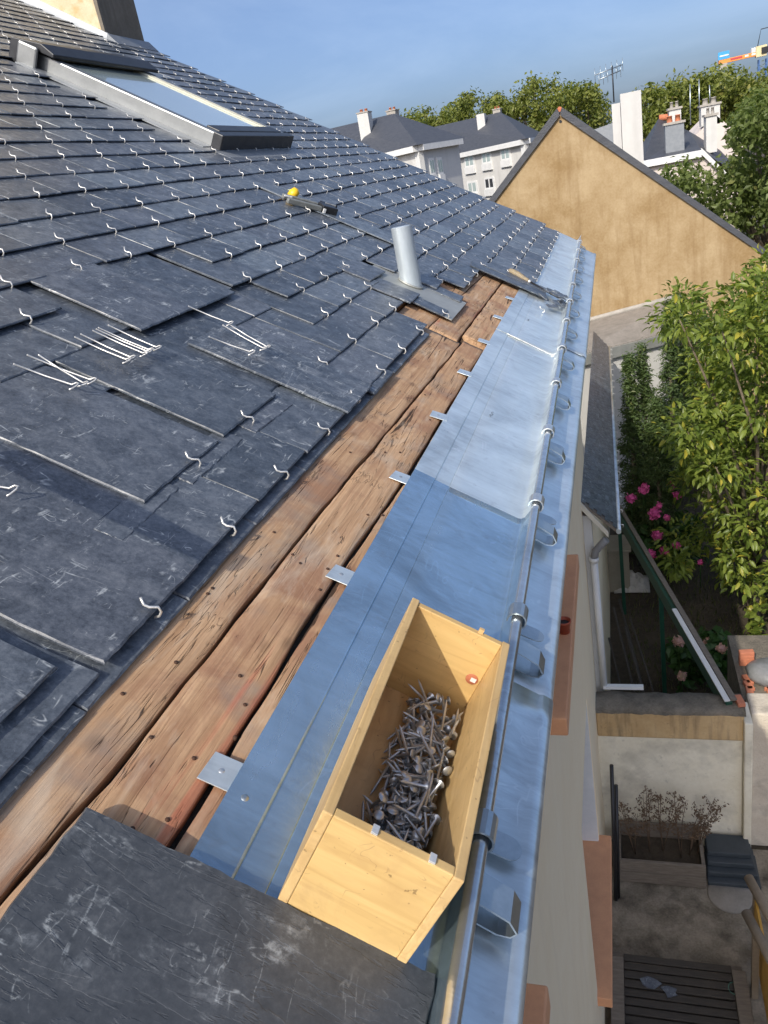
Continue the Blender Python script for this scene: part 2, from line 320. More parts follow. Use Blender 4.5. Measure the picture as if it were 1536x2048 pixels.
SACK = simple('grey_plastic_sack', (.16, .165, .165), (.25, .255, .26), 9, .35)
ORANGE = simple('crane_orange', (.80, .30, .06), (.72, .26, .05), 2, .5, 0, 0)
CBLUE = simple('crane_blue', (.06, .14, .33), (.05, .12, .28), 2, .5, 0, 0)
SIGNB = simple('sign_blue', (.06, .35, .66), (.05, .31, .6), 2, .4, 0, 0)
CRED = simple('lettering_red', (.5, .05, .07), None, 2, .5, 0, 0)
CREAM = simple('crane_cream', (.72, .62, .36), None, 2, .5, 0, 0)
def glass_mat(name, col=(.25, .33, .36), rough=.06):
    t = NT(name); t.b.inputs['Coat Weight'].default_value = 1.0; t.b.inputs['Coat Roughness'].default_value = .02
    return t.out(col, rough, .35, None, .8)
GLASS = glass_mat('skylight_glass', (.60, .72, .70), .2); WINGL = glass_mat('window_glass', (.05, .06, .075), .1)
def leaf_mat(name, a, b, c, trans=.3, rough=.45):
    t = NT(name); r = t.rand(); col = t.ramp(r, [(0, a), (.5, b), (.9, tuple(x * 1.25 for x in b)), (1, c)])
    co_ = t.coord((1, 1, 1), False); col = t.mix(t.math('MULTIPLY', t.ramp(t.noise(co_, 1.2, 3), [(.4, 0.0), (.65, 1.0)]), .35), col, tuple(x * 1.5 for x in b))
    t.l(col, t.b.inputs['Base Color']); t.b.inputs['Roughness'].default_value = rough; t.b.inputs['Specular IOR Level'].default_value = .35
    tr = t.n('ShaderNodeBsdfTranslucent'); t.l(t.mix(1.0, col, (1.3, 1.5, .6), 'MULTIPLY'), tr.inputs[0])
    mx = t.n('ShaderNodeMixShader'); mx.inputs[0].default_value = trans
    t.l(t.b.outputs[0], mx.inputs[1]); t.l(tr.outputs[0], mx.inputs[2]); t.l(mx.outputs[0], t.t.nodes['Material Output'].inputs[0])
    return t.m
LEAF = leaf_mat('shrub_leaf', (.07, .115, .02), (.17, .215, .04), (.50, .42, .06), .35, .38)
OAK = leaf_mat('oak_leaf', (.065, .095, .026), (.125, .16, .046), (.23, .23, .08), .4)
FARL = leaf_mat('far_leaf', (.07, .10, .022), (.16, .18, .038), (.27, .24, .07), .35)
CONIF = leaf_mat('conifer_leaf', (.04, .07, .022), (.075, .115, .036), (.13, .14, .045), .2)
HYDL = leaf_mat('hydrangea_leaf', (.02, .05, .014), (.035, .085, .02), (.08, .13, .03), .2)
PINKF = leaf_mat('pink_petal', (.55, .06, .26), (.68, .12, .36), (.75, .25, .45), .25, .6)
PALEF = leaf_mat('faded_petal', (.5, .28, .27), (.58, .36, .30), (.45, .34, .2), .25, .6)
GRASS = leaf_mat('grass_blade', (.05, .07, .02), (.085, .1, .03), (.16, .14, .06), .2)

# ================================================================== SETTING
g = MB(); g.poly([(-900, -300, -.012), (900, -300, -.012), (900, 1600, -.012), (-900, 1600, -.012)])
g.build('ground', SOIL, kind='structure')
g = MB(); g.poly([(-.32, .6, -.004), (1.9, .6, -.004), (1.9, 4.92, -.004), (-.32, 4.92, -.004)])
g.build('yard_paving', CONC, kind='structure')

# ================================================================== OUR HOUSE
house = empty('house', (-3, 3, 0), 'beige rendered house whose dark slate roof is being repaired at the eave', 'house')
XW = -.32
def wall_open(mb, x0, x1, y0, y1, z0, z1, ops):
    ys = sorted({y0, y1, *[o[0] for o in ops], *[o[1] for o in ops]}); zs = sorted({z0, z1, *[o[2] for o in ops], *[o[3] for o in ops]})
    for a, b in zip(ys, ys[1:]):
        for c, d in zip(zs, zs[1:]):
            if any(o[0] <= a and b <= o[1] and o[2] <= c and d <= o[3] for o in ops): continue
            mb.box(x0, x1, a, b, c, d)
OPS = [(.05, 1.15, 3.52, 4.33), (2.2, 3.3, 3.52, 4.33), (3.05, 4.15, .80, 2.05)]
m = MB(); wall_open(m, XW - .3, XW, -3, 6.0, 0, 4.60, OPS)
m.box(XW - 8, XW - .3, 5.7, 6.0, 0, 4.6); m.build('wall', WALLB, house)
for y0, y1, z0, z1 in OPS:
    m = MB(); m.box(XW - .285, XW - .27, y0, y1, z0, z1)
    wn = m.build('window', WHITEP, house)
    m = MB(); m.box(XW - .268, XW - .262, y0 + .07, y1 - .07, z0 + .08, z1 - .07); m.build('pane', WINGL, wn)
    for yy in (y0, y1 - .012):
        m = MB(); m.box(XW - .26, XW - .004, yy, yy + .012, z0 + .004, z1 - .004); m.build('jamb', WHITEP, wn)
    m = MB(); m.box(XW - .2, XW + .082, y0 - .05, y1 + .05, z0 - .07, z0 + .006); m.build('window_sill', SILL, house, bevel=.006)
# eave soffit board and fascia below the zinc apron
m = MB(); m.rbox(.225, .263, -1.2, 5.68, -.085, -.006); m.build('fascia_board', WHITEP, house)
m = MB(); m.box(XW - .02, P(.235, 0, 0).x, -1.2, 5.68, 4.575, 4.60); m.build('soffit', WHITEP, house)
# far gable triangle under the verge
m = MB(); m.prism([(XW - .3, 5.72, 4.55), tuple(P(.1, 5.72, -.05)), tuple(P(-5.2, 5.72, -.05)), (XW - 4.9, 5.72, 4.55)], (0, .25, 0)); m.build('gable_wall', WALLB, house)

m = MB(); m.rbox(-5.2, .2, -2.2, 5.98, -.055, -.026)
roof = m.build('roof', PALLET, house)

# ---- sheathing boards
def interp(tab, v):
    if v <= tab[0][0]: return tab[0][1]
    for (a, x), (b, y) in zip(tab, tab[1:]):
        if v <= b: return x + (y - x) * (v - a) / (b - a)
    return tab[-1][1]
def board(u0, u1, v0, v1, seed, wob=.0016, top=0.0):
    rr = random.Random(seed); m = MB(); nv = max(8, int((v1 - v0) / .022)); nu = 7; rows = []
    for i in range(nv + 1):
        v = v0 + (v1 - v0) * i / nv
        a = interp(u0, v) + wob * 2.2 * noise.noise((v * 9, seed, 0)) + wob * .8 * noise.noise((v * 60, seed, 3))
        b = interp(u1, v) + wob * 2.2 * noise.noise((v * 8, seed, 7)) + wob * .8 * noise.noise((v * 60, seed, 9))
        row = [(a, v, -.024)]
        for j in range(nu + 1):
            e = min(j, nu - j); t = (0, .018, .17, .38, .62, .83, .982, 1)[j]; u = a + (b - a) * t
            wz = top - (.0014 if e < .5 else 0) + .0009 * noise.noise((u * 14, v * 5, seed))
            uu = u
            row.append((uu, v + (rr.uniform(-.003, .003) if i in (0, nv) else 0), wz))
        row.append((b, v, -.024)); rows.append(m.add([P(*q) for q in row]))
    k = nu + 3
    for i in range(nv):
        for j in range(k - 1): m.face([rows[i] + j, rows[i] + j + 1, rows[i + 1] + j + 1, rows[i + 1] + j], 1 < j < k - 3)
    m.face([rows[0] + j for j in reversed(range(k))]); m.face([rows[-1] + j for j in range(k)])
    # keep the mesh in roof axes so that the grain follows the board
    Bi = ROOFM((interp(u0, v0) + interp(u1, v0)) / 2, v0, 0); inv = Bi.inverted(); m.v = [tuple(inv @ Vector(q)) for q in m.v]
    return inst('board', m.mesh('board', OLDWOOD), Bi, roof)
G1 = [(-.5, -.190), (.33, -.181), (.485, -.172), (1.12, -.166), (1.7, -.152), (2.34, -.138)]
G2 = [(-.5, -.086), (.43, -.084), (.97, -.085), (1.35, -.070), (2.41, -.063)]
off = lambda tab, d: [(a, b + d) for a, b in tab]
K = lambda c: [(0, c)]
board(K(-.335), off(G1, -.003), -.5, 2.36, 1)
board(off(G1, .003), off(G2, -.0035), -.5, 2.40, 2)
board(off(G2, .0035), K(.06), -.5, 2.44, 3, top=-.001)
GA = [(2.3, -.252), (3.1, -.240), (3.6, -.228)]; GB = [(2.3, -.148), (2.45, -.150), (3.4, -.146), (3.8, -.142)]
board(K(-.36), off(GA, -.002), 2.375, 3.75, 4); board(off(GA, .002), off(GB, -.003), 2.372, 3.75, 5)
board(off(GB, .003), K(.06), 2.458, 3.75, 6); board(K(-.46), K(-.375), 2.2, 3.3, 8, top=-.003)
m = MB(); m.rbox(.062, .235, -.6, 5.7, -.025, -.004); m.build('eave_board', OLDBW, roof)
# nails left in the boards, and empty holes round a knot
nailhead = MB(); nailhead.lathe((0, 0, 0), [(.0001, .0010), (.0020, .0008), (.0026, .0001), (.0026, -.004)], 8); nhm = nailhead.mesh('nail_head', simple('rusty_nail', (.10, .045, .025), (.05, .03, .02), 40, .8, .2, 0))
for x, y in [(352, 1325), (480, 1352), (585, 1110), (600, 1127), (655, 1138), (675, 1112), (425, 1672), (265, 1658), (490, 1410), (388, 1517), (302, 1475), (245, 1388), (415, 1188), (425, 1177), (625, 1345), (520, 1497), (335, 1640), (640, 1180), (620, 1320), (545, 1000), (700, 905), (770, 905), (765, 1030), (735, 1030), (800, 905), (860, 840), (905, 820), (850, 790), (955, 640), (985, 610), (1005, 625), (470, 1475), (165, 1395), (548, 1065)]:
    u, v = pl(x, y, 0); inst('nail_head', nhm, ROOFM(u, v, .0008, 0, R_.uniform(-.2, .2)), roof)

# ---- slates
def slate_mesh(L, W, t, seed, nt=9, ns=7, jag=.0009):
    rr = random.Random(seed); o = []
    for i in range(nt): o.append((rr.uniform(-jag, jag * .6), -W / 2 + W * i / nt + (0 if i == 0 else rr.uniform(-.003, .003))))
    for i in range(ns): o.append((-L * i / ns, W / 2 + rr.uniform(-jag, jag) * .7))
    for i in range(3): o.append((-L + rr.uniform(-jag, jag), W / 2 - W * i / 3))
    for i in range(ns): o.append((-L + L * i / ns, -W / 2 + rr.uniform(-jag, jag) * .7))
    n = len(o); m = MB(); cx_ = -L / 2
    bot = m.add([(x, y, 0) for x, y in o]); mid = m.add([(x + (.0008 if i < nt else 0), y, t * .55) for i, (x, y) in enumerate(o)])
    top = m.add([(cx_ + (x - cx_) * (1 - 2 * rr.uniform(.0006, .0026) / L), y * (1 - 2 * rr.uniform(.0005, .0022) / W), t) for x, y in o])
    m.face([top + k for k in range(n)])
    for k in range(n):
        m.face([bot + k, bot + (k + 1) % n, mid + (k + 1) % n, mid + k]); m.face([mid + k, mid + (k + 1) % n, top + (k + 1) % n, top + k])
    m.face([bot + k for k in reversed(range(n))])
    return m
SLM = [slate_mesh(.32, .2185, R_.uniform(.0036, .0050), 40 + i).mesh('slate', SLATE) for i in range(8)]
LO = [slate_mesh(.32, .2188, .0046, 60 + i, 3, 1, .001) for i in range(4)]
def hook_path(s=1.0): return [(.000, 0, -.006), (.0052, 0, -.002), (.0058, .0006, .005), (.001, .001, .0105), (-.009, -.0015, .0082), (-.016, -.001, .0088), (-.0225, .002, .0155)]
hk = MB(); hk.tube(hook_path(), .00175, 6); HKM = hk.mesh('slate_hook', STEEL)
EXPO = .1165
def u_row(r): return -.25 - EXPO * r
def skip(r, v):
    if r < 0: return v < 3.56
    if r == 0: return v < .35 or .6 < v < .75 or 2.30 < v < 2.92
    if r == 1: return v < 1.6 or 2.42 < v < 2.86
    if r == 2: return 2.46 < v < 2.86
    if r == 3: return False
    if r == 4: return False
    if r == 5: return 1.38 < v < 2.1
    return False
slots = []
for r in range(-2, 41):
    u = u_row(r); vmin = max(-.3, -1.25 * u - .15) if u < -1 else (.3 if r < 2 else .05)
    k0 = .683 + (.11 if r % 2 else 0)
    for k in range(-5, 26):
        v = k0 + .22 * k
        if v < vmin or v > 5.95 or skip(r, v): continue
        vv = v
        if -2.57 < u < -1.60 and 3.42 < v < 4.44 and not (u > -1.62): continue
        if u < -3.40 and v > 5.42: continue
        nohook = (r in (2, 3, 4) and v < 2.0) or (r == 0 and v < .6)
        dist = (P(u, vv) - EYE).length
        slots.append((dist, r, u, vv, nohook))
slots.sort()
TILT = .0545
lowm = MB(); lowh = MB()
for i, (d, r, u, v, nh) in enumerate(slots):
    rr = random.Random(i * 7 + 1)
    hw = .0170 + rr.uniform(-.001, .0012) - ((.012 if r == 2 else .009 if r == 3 else .005) if nh else 0)
    M_ = ROOFM(u + rr.uniform(-.003, .003), v + rr.uniform(-.002, .002), hw, rr.uniform(-.006, .006), -TILT + rr.uniform(-.004, .004)) @ Matrix.Rotation(rr.uniform(-.008, .008), 4, 'X')
    near = d < 4.6
    if i < 300:
        me = SLM[rr.randrange(8)]; o = inst('slate', me, M_, roof)
    else:
        src = LO[rr.randrange(4)]; b = lowm.add([M_ @ Vector(q) for q in src.v])
        for f_ in src.f: lowm.face([b + q for q in f_])
    if not nh and rr.random() > .015:
        Mh = ROOFM(u + .001, v + rr.uniform(-.008, .008), hw, rr.uniform(-.35, .35), -.03)
        if i < 300: inst('slate_hook', HKM, Mh, roof)
        else:
            b = lowh.add([Mh @ (Vector(q) * .88) for q in hk.v])
            for f_ in hk.f: lowh.face([b + q for q in f_], len(f_) == 4)
lowm.build('slate_field', SLATE, roof, kind='stuff'); lowh.build('slate_hook_field', STEEL, roof, kind='stuff')
# half-width double course under the eave row
for k in range(9):
    v = .30 + .22 * k
    if v > 2.3: break
    me = SLM[k % 8]; inst('slate', me, ROOFM(-.232, v + .12, .0035, R_.uniform(-.01, .01), -.012), roof)

# ---- freshly laid / loose slates near the eave, each explicit
def lslate(name, u, v, L, W, t, wt, tilt, rz, seed, mat, parent=None, **kw):
    me = slate_mesh(L, W, t, seed, 16, 14, .0011).mesh(name, mat)
    return tag(inst(name, me, ROOFM(u, v, wt, rz, -tilt), parent), **kw)
lslate('slate', -.25, .695, .37, .222, .0046, .0175, .045, 0, 101, SLATE, roof)
lslate('slate', -.43, .53, .36, .22, .0046, .008, .02, 0, 111, SLATE, roof)
lslate('slate', -.40, .775, .36, .235, .0046, .010, .02, 0, 102, SLATE, roof)
lslate('slate', -.378, 1.005, .36, .25, .0046, .0175, .03, .01, 103, SLATE, roof)
lslate('slate', -.382, 1.275, .36, .245, .0046, .0185, .03, 0, 104, SLATE, roof)
lslate('slate', -.40, 1.50, .36, .215, .0046, .012, .02, 0, 105, SLATE, roof)
lslate('slate', -.69, 1.745, .33, .225, .0046, .017, .03, 0, 107, SLATE, roof)
lslate('loose_slate', -.690, 1.515, .32, .235, .0046, .0215, .025, 0, 106, SLATE, label='dark slate laid loose beside the hooked courses above the small hook bundles', cat='slate')
lslate('loose_slate', -.243, 1.56, .37, .200, .0046, .023, .022, .02, 108, SLATED, label='dusty pale scuffed slate lying loose over the eave course with wire hooks on it', cat='slate')
lslate('loose_slate', -.285, .43, .33, .235, .0046, .021, .01, -.015, 109, SLATE, label='slate laid loose over the eave course next to the bare timber boards', cat='slate')
for u, v, dx in ((-.2475, .69, 0), (-.372, 1.035, 0), (-.372, 1.25, .0)):
    inst('slate_hook', HKM, ROOFM(u, v, .0178, .2, -.02), roof)
# off-cuts tucked under the tails
for u, v, L, W, rz in ((-.352, 1.08, .05, .20, .02), (-.345, 1.31, .05, .18, -.03), (-.355, .87, .045, .17, .05), (-.23, 1.73, .05, .18, 0)):
    lslate('slate', u, v, L, W, .005, .013, .03, rz, int(v * 1000), SLATE, roof)
lslate('slate', -.60, 3.25, .60, .16, .0046, .024, .012, .06, 130, SLATE, roof)
# the big rough slate across boards and zinc, held by the nail box
bs = MB(); rr = random.Random(5); o = []
L_, W_ = .352, .25; nL, nW = 26, 14
for i in range(nL): o.append((-.168 + L_ * i / nL, .428 + .008 * i / nL + rr.uniform(-.0013, .0010)))
for i in range(nW): o.append((.184 + rr.uniform(-.002, .001), .437 - W_ * i / nW))
for i in range(nL): o.append((.184 - L_ * i / nL, .185 + rr.uniform(-.002, .002)))
for i in range(nW): o.append((-.168 + rr.uniform(-.001, .002), .185 + W_ * .97 * i / nW))
cen = (.008, .31); n_ = len(o)
b0 = bs.add([P(x, y, .0105) for x, y in o]); b1 = bs.add([P(x, y, .0165) for x, y in o]); b2 = bs.add([P(cen[0] + (x - cen[0]) * .988, cen[1] + (y - cen[1]) * .985, .0200) for x, y in o])
bs.face([b2 + k for k in reversed(range(n_))]); bs.face([b0 + k for k in range(n_)])
for k in range(n_):
    q = (k + 1) % n_; bs.face([b0 + q, b0 + k, b1 + k, b1 + q]); bs.face([b1 + q, b1 + k, b2 + k, b2 + q])
Bi = ROOFM(0, .3, 0); inv = Bi.inverted(); bs.v = [tuple(inv @ Vector(q)) for q in bs.v]
tag(inst('loose_slate', bs.mesh('loose_slate', RSLATE), Bi), 'thick rough slate lying across the boards and zinc against the nail box', 'slate')

# ---- vent pipe
vb = P(-.405, 2.735, .012)
m = MB(); m.tube([vb - Vector((0, 0, .04)), vb + Vector((0, 0, .05)), vb + Vector((-.002, 0, .11)), vb + Vector((-.003, 0, .195))], [.038, .037, .036, .036], 28, False)
m.tube([vb + Vector((-.003, 0, .196)), vb + Vector((-.002, 0, .10))], .0325, 24, True)
vp = m.build('vent_pipe', ZPIPE, house)
m = MB(); m.rbox(-.56, -.205, 2.52, 2.82, .011, .0135); m.build('flashing', ZGREY, vp)
m = MB(); m.tube([vb + Vector((.038 * math.cos(a), .038 * math.sin(a), -.038 * math.cos(a) * math.tan(TH) + .006)) for a in [2 * math.pi * k / 24 for k in range(25)]], .004, 6); m.build('solder_bead', ZGREY, vp)
lslate('slate', -.345, 2.535, .22, .15, .005, .021, .05, 0, 145, SLATE, roof); lslate('slate', -.235, 2.55, .13, .085, .005, .0145, .01, -.02, 140, SLATE, roof); lslate('slate', -.225, 2.825, .17, .09, .005, .0145, .03, .03, 141, SLATE, roof)
lslate('slate', -.325, 2.875, .20, .15, .005, .0185, .04, .03, 142, SLATE, roof); lslate('slate', -.50, 2.60, .12, .2, .005, .021, .04, 0, 143, SLATE, roof)
inst('slate_hook', HKM, ROOFM(-.225, 2.53, .0145, .1, -.02), roof); inst('slate_hook', HKM, ROOFM(-.332, 2.93, .0185, .1, -.02), roof)

# ---- chimney on the far verge
c0 = P(-3.37, 5.46, 0); c1 = P(-4.7, 5.97, 0)
m = MB(); m.box(c1.x, c0.x, 5.47, 5.96, c0.z - .3, c0.z + 2.6)
m.f.pop(3); m.sm.pop(); m.mi.pop()
ch = m.build('chimney', CHIMR, house)
m = MB(); m.poly([(c0.x + .004, 5.466, c0.z - .3), (c0.x + .004, 5.964, c0.z - .3), (c0.x - .16, 5.964, c0.z + 2.6), (c0.x - .16, 5.466, c0.z + 2.6)])
m = MB(); m.prism([(c0.x + .008, 5.462, c0.z - .25), (c0.x + .008, 5.462, c0.z + .3), (c0.x + .008, 5.462, c0.z + 2.6), (c0.x - .05, 5.462, c0.z + 2.6), (c0.x - .012, 5.462, c0.z - .25)], (0, .505, 0)); m.build('chimney_shade_face', CHIMSHADE, ch)  # downslope face turned from the sun, its shade put into the colour
m = MB(); m.prism([P(-3.36, 5.45, -.01), P(-3.36, 5.45, .05), P(-4.75, 5.45, .09), P(-4.75, 5.45, -.01)], (0, .02, 0)); m.build('flashing', FLASH, ch)
m = MB(); m.prism([P(-3.36, 5.44, .05), P(-3.36, 5.44, .005), P(-3.27, 5.44, .014), P(-3.27, 5.44, .020)], (0, .54, 0)); m.build('flashing', LEAD, ch)
# ---- skylight
u0, u1, v0, v1 = -2.50, -1.58, 3.50, 4.36
m = MB(); m.rbox(u0, u1, v0, v0 + .055, .0, .080); m.rbox(u0, u1, v1 - .055, v1, .0, .080); m.rbox(u0, u0 + .06, v0 + .055, v1 - .055, .0, .079)
sk = m.build('skylight', ALU, house, bevel=.006)
m = MB(); m.rbox(u1 - .005, u1 + .045, v0 - .012, v1 + .012, .004, .084); m.rbox(u1 - .075, u1 - .006, v0 + .056, v1 - .056, .06, .0865); m.build('bottom_rail', DARKM, sk, bevel=.005)
m = MB(); m.rbox(u0 + .06, u1 - .076, v0 + .055, v1 - .055, .066, .072); m.build('glass', GLASS, sk)
for k in (0, 1): 
    m = MB(); m.rbox(u0 + .06, u1 - .076, v1 - .085 - .035 * k, v1 - .068 - .035 * k, .0725, .080); m.build('glazing_strip', simple('cream_gasket', (.6, .58, .46), None, 8, .5), sk)
m = MB(); m.prism([P(u0 - .10, v0 - .03, .005), P(u0 - .10, v0 - .03, .10), P(u0 + .05, v0 - .03, .125), P(u0 + .12, v0 - .03, .105), P(u0 + .12, v0 - .03, .089), P(u0 + .0, v0 - .03, .089), P(u0 - .0, v0 - .03, .005)], (0, v1 - v0 + .06, 0)); m.build('hood', DARKM, sk, bevel=.004)
m = MB(); m.rbox(u0 - .05, u0 + .05, v0 - .05, v0 - .032, .005, .105); m.build('hood_end', ALU, sk, bevel=.012)
m = MB(); m.rbox(u0 - .02, u1 + .0, v0 - .09, v0 - .002, .016, .021); m.rbox(u1 + .046, u1 + .13, v0 - .06, v1 + .08, .014, .019); m.rbox(u0, u1, v1 + .002, v1 + .09, .016, .021); m.build('flashing', LEAD, sk)

# ================================================================== ZINC GUTTER
gut = empty('gutter', P(.1, 2.5, 0), 'new zinc eave gutter with rolled hem rod along the slate roof', 'gutter')
def ur(v): return interp([(-.6, .204), (.45, .191), (.965, .1845), (5.66, .129)], v)
RW = .052
def sheet(v0, v1, mat, lift, seed, wav=.0006, parent=gut, top=-.064):
    m = MB(); nv = max(6, int((v1 - v0) / .03)); rows = []
    for i in range(nv + 1):
        v = v0 + (v1 - v0) * i / nv; q = ur(v)
        pts = [(top, .0052), (top - .0006, .0066), (top, .0082), (-.0215, .0080), (-.0195, .0076), (-.0185, .0056), (.0125, .0056), (.0136, .0048), (.0147, .0056)]
        pts += [(.0147 + (q - .018 - .0147) * k / 6, .0056) for k in range(1, 7)] + [(q - .012, .0075), (q - .007, .014), (q - .004, .030), (q - .002, RW)]
        out = []
        for j, (a, b) in enumerate(pts):
            wv = wav * (noise.noise((a * 16, v * 7, seed)) * 1.6 + .5 * noise.noise((a * 40, v * 22, seed + 4))) if 2 < j < 16 else 0
            out.append(P(a, v, b + lift + wv))
        rows.append(m.add(out))
    k = len(pts)
    for i in range(nv):
        for j in range(k - 1): m.face([rows[i] + j, rows[i] + j + 1, rows[i + 1] + j + 1, rows[i + 1] + j], j > 7)
    return m.build('zinc_sheet', mat, parent, solid=.0009)
sheet(-.6, 1.385, ZFILM, .0014, 1)
sheet(1.36, 2.70, ZINC, 0, 2)
sheet(2.68, 4.66, ZINC, .0012, 3, .0012); sheet(4.64, 5.98, ZINC, 0, 4, .0022)
m = MB(); m.tube([P(-.03 + .012 * i, 2.683 - .0012 * i + .002 * noise.noise((i, 0, 0)), .0085) for i in range(17)], [.0012 + .0006 * R_.random() for _ in range(17)], 5); m.build('solder_seam', simple('solder', (.75, .74, .70), (.6, .6, .57), 60, .3, .8, .2), gut)
m = MB(); m.tube([P(ur(-.6 + .2 * i), -.6 + .2 * i, RW) for i in range(32)] + [P(ur(5.67), 5.67, RW)], .0088, 14); m.build('hem_rod', ZROD, gut)
for a, b, lf in ((-.6, .895, .0025), (.88, 2.86, 0), (2.845, 4.7, .0025), (4.685, 5.70, 0)):
    m = MB(); nv = max(8, int((b - a) / .05)); rows = []
    for i in range(nv + 1):
        v = a + (b - a) * i / nv; q = ur(v)
        pts = [(q - .006, .008), (q + .004, .006), (q + .02, .0045), (.225, .004), (.250, .0035), (.2555, .0062), (.265, .0058), (.2715, .0035), (.274, -.001), (.274, -.022), (.271, -.034), (.266, -.036)]
        rows.append(m.add([P(x, v, y + lf + (.0004 * noise.noise((x * 20, v * 9, 2)) if j < 5 else 0)) for j, (x, y) in enumerate(pts)]))
    k = len(pts)
    for i in range(nv):
        for j in range(k - 1): m.face([rows[i] + j, rows[i] + j + 1, rows[i + 1] + j + 1, rows[i + 1] + j], True)
    m.build('zinc_apron', ZAPRON, gut, solid=.0009)
# brackets: collar over the rod, round-ended tongue, folded strap
def strap(m, pts, v0, v1, t):
    n = len(pts); out = []
    for k, p in enumerate(pts):
        a = Vector(pts[max(k - 1, 0)]); b = Vector(pts[min(k + 1, n - 1)]); d = (b - a); d = Vector((-d.y, d.x)).normalized() * t
        out.append((p[0] + d.x, p[1] + d.y))
    for k in range(n - 1):
        q = [pts[k], pts[k + 1], out[k + 1], out[k]]
        m.hexa([P(x, v0, y) for x, y in q] + [P(x, v1, y) for x, y in q])
for k in range(13):
    vc = .572 + .412 * k + R_.uniform(-.012, .012); q = ur(vc); dv = R_.uniform(-.004, .004)
    m = MB(); strap(m, [(q - .004, .0155), (q + .044, .0125), (q + .0575, .0175), (q + .0605, .0275), (q + .0475, .0385), (q + .000, .0445)], vc - .072 + dv, vc - .036 + dv, .0022)
    br = m.build('bracket', GALV, gut)
    m = MB(); o = [(q - .004, -.0155), (q + .042, -.0155)] + [(q + .042 + .0155 * math.cos(a), .0155 * math.sin(a)) for a in [(-.5 + j / 8) * math.pi for j in range(1, 8)]] + [(q + .042, .0155), (q - .004, .0155)]
    hw = lambda x: .015 + (x - q) * .06
    lo = [P(x, vc + .026 + y, hw(x)) for x, y in o]; i0 = m.add(lo); i1 = m.add([p + N * .0022 for p in lo]); n_ = len(o)
    m.face([i0 + j for j in reversed(range(n_))]); m.face([i1 + j for j in range(n_)])
    for j in range(n_): m.face([i0 + j, i0 + (j + 1) % n_, i1 + (j + 1) % n_, i1 + j])
    m.build('tongue', GALV, br)
    m = MB(); prof = [(q + (.0118 + .001) * math.cos(a), RW + (.0118 + .001) * math.sin(a)) for a in [math.radians(x) for x in range(205, -60, -22)]]
    prof = prof + [(q + .0055, .028), (q + .004, .015)]
    strap(m, prof, vc - .016, vc + .016, .0024); m.build('collar', GALV if k < 2 else COLLAR, br)
# clips nailed to the boards along the upper edge
for k in range(9):
    v = .538 + (.412 if k else 0) + .382 * max(0, k - 1)
    if v > 3.4: break
    rz = R_.uniform(-.12, .12); M_ = ROOFM(-.068, v, .002, rz)
    m = MB(); m.box(-.030, .012, -.020, .020, 0, .0016, lambda x, y, z: tuple(M_ @ Vector((x, y, z + (.0055 if x > 0 else 0)))))
    cl = m.build('clip', ZINC, gut, bevel=.0005)
    m = MB(); m.lathe((0, 0, 0), [(.0001, .0032), (.003, .0028), (.0045, .0012), (.0045, 0)], 12); m.v = [tuple(M_ @ (Vector(p) + Vector((-.012, 0, .0016)))) for p in m.v]; m.build('screw', NAIL, cl)
u, v = pl(488, 1600, .006); M_ = ROOFM(u, v, .0075); m = MB(); m.lathe((0, 0, 0), [(.0001, .003), (.004, .0025), (.0055, 0)], 12); m.v = [tuple(M_ @ Vector(p)) for p in m.v]; m.build('solder_dot', GALV, gut)
# pencil marks on the sheet
for x, y, s in ((985, 830, 1), (1075, 602, .7), (1056, 640, .6)):
    u, v = pl(x, y, .006); m = MB(); rr = random.Random(x)
    m.tube([P(u + rr.uniform(-.008, .008) * s, v + (-.02 + .005 * i) * s, .0072) for i in range(9)], .00045, 4); m.build('pencil_mark', DARKM, gut)

# ================================================================== NAIL BOX
bx = empty('nail_box', P(.09, .6, .009), 'open pale wooden box of roofing nails standing in the zinc gutter', 'box')
B0, B1, Y0, Y1, Z0, Z1 = .025, .153, .431, .767, .0085, .150
def bpart(name, mat, u0, u1, v0, v1, w0, w1, bev=.0012):
    m = MB(); m.box(u0, u1, v0, v1, w0, w1); M_ = ROOFM(.09, .6, 0); m.v = [(x - .09, y - .6, z) for x, y, z in m.v]
    o = inst(name, m.mesh(name, mat), M_, bx); b_ = o.modifiers.new('bevel', 'BEVEL'); b_.width = bev; b_.segments = 2; return o
T = .0095
bpart('side_board', PINEV, B0, B0 + T, Y0, Y1, Z0, Z1); bpart('side_board', PINEV, B1 - T, B1, Y0, Y1, Z0, Z1 - .001)
fe = bpart('end_panel', PINE, B0 + T, B1 - T, Y1 - T, Y1 - .001, Z0 + .001, Z1 - .002); ne = bpart('end_panel', PINE, B0 + T, B1 - T, Y0 + .001, Y0 + T + .001, Z0 + .001, Z1 - .001)
fl = bpart('bottom_board', PINED, B0 + T, B1 - T, Y0 + T + .001, Y1 - T, Z0 + .001, Z0 + .009)
for u in (.071, .123):
    m = MB(); m.rbox(u - .003, u + .003, Y0 + .002, Y0 + .011, Z1 - .007, Z1 + .0012); m.build('staple', STEEL, ne, bevel=.0005)
m = MB(); m.rbox(.112, .118, Y1 - .006, Y1 - .002, Z1 - .002, Z1 + .004); m.build('splinter', ENDG, fe)
M_ = ROOFM(.133, Y1 - T - .0004, .085) @ Matrix.Rotation(math.pi / 2, 4, 'X')
m = MB(); m.lathe((0, 0, 0), [(.0001, .0006), (.0075, .0006), (.008, 0)], 16); m.v = [tuple(M_ @ Vector(p)) for p in m.v]; m.build('sticker', TERRA, fe)
m = MB(); m.box(-.0015, .0052, -.003, .003, .0007, .001); m.v = [tuple(M_ @ Vector(p)) for p in m.v]; m.build('sticker_mark', WHITEP, fe)
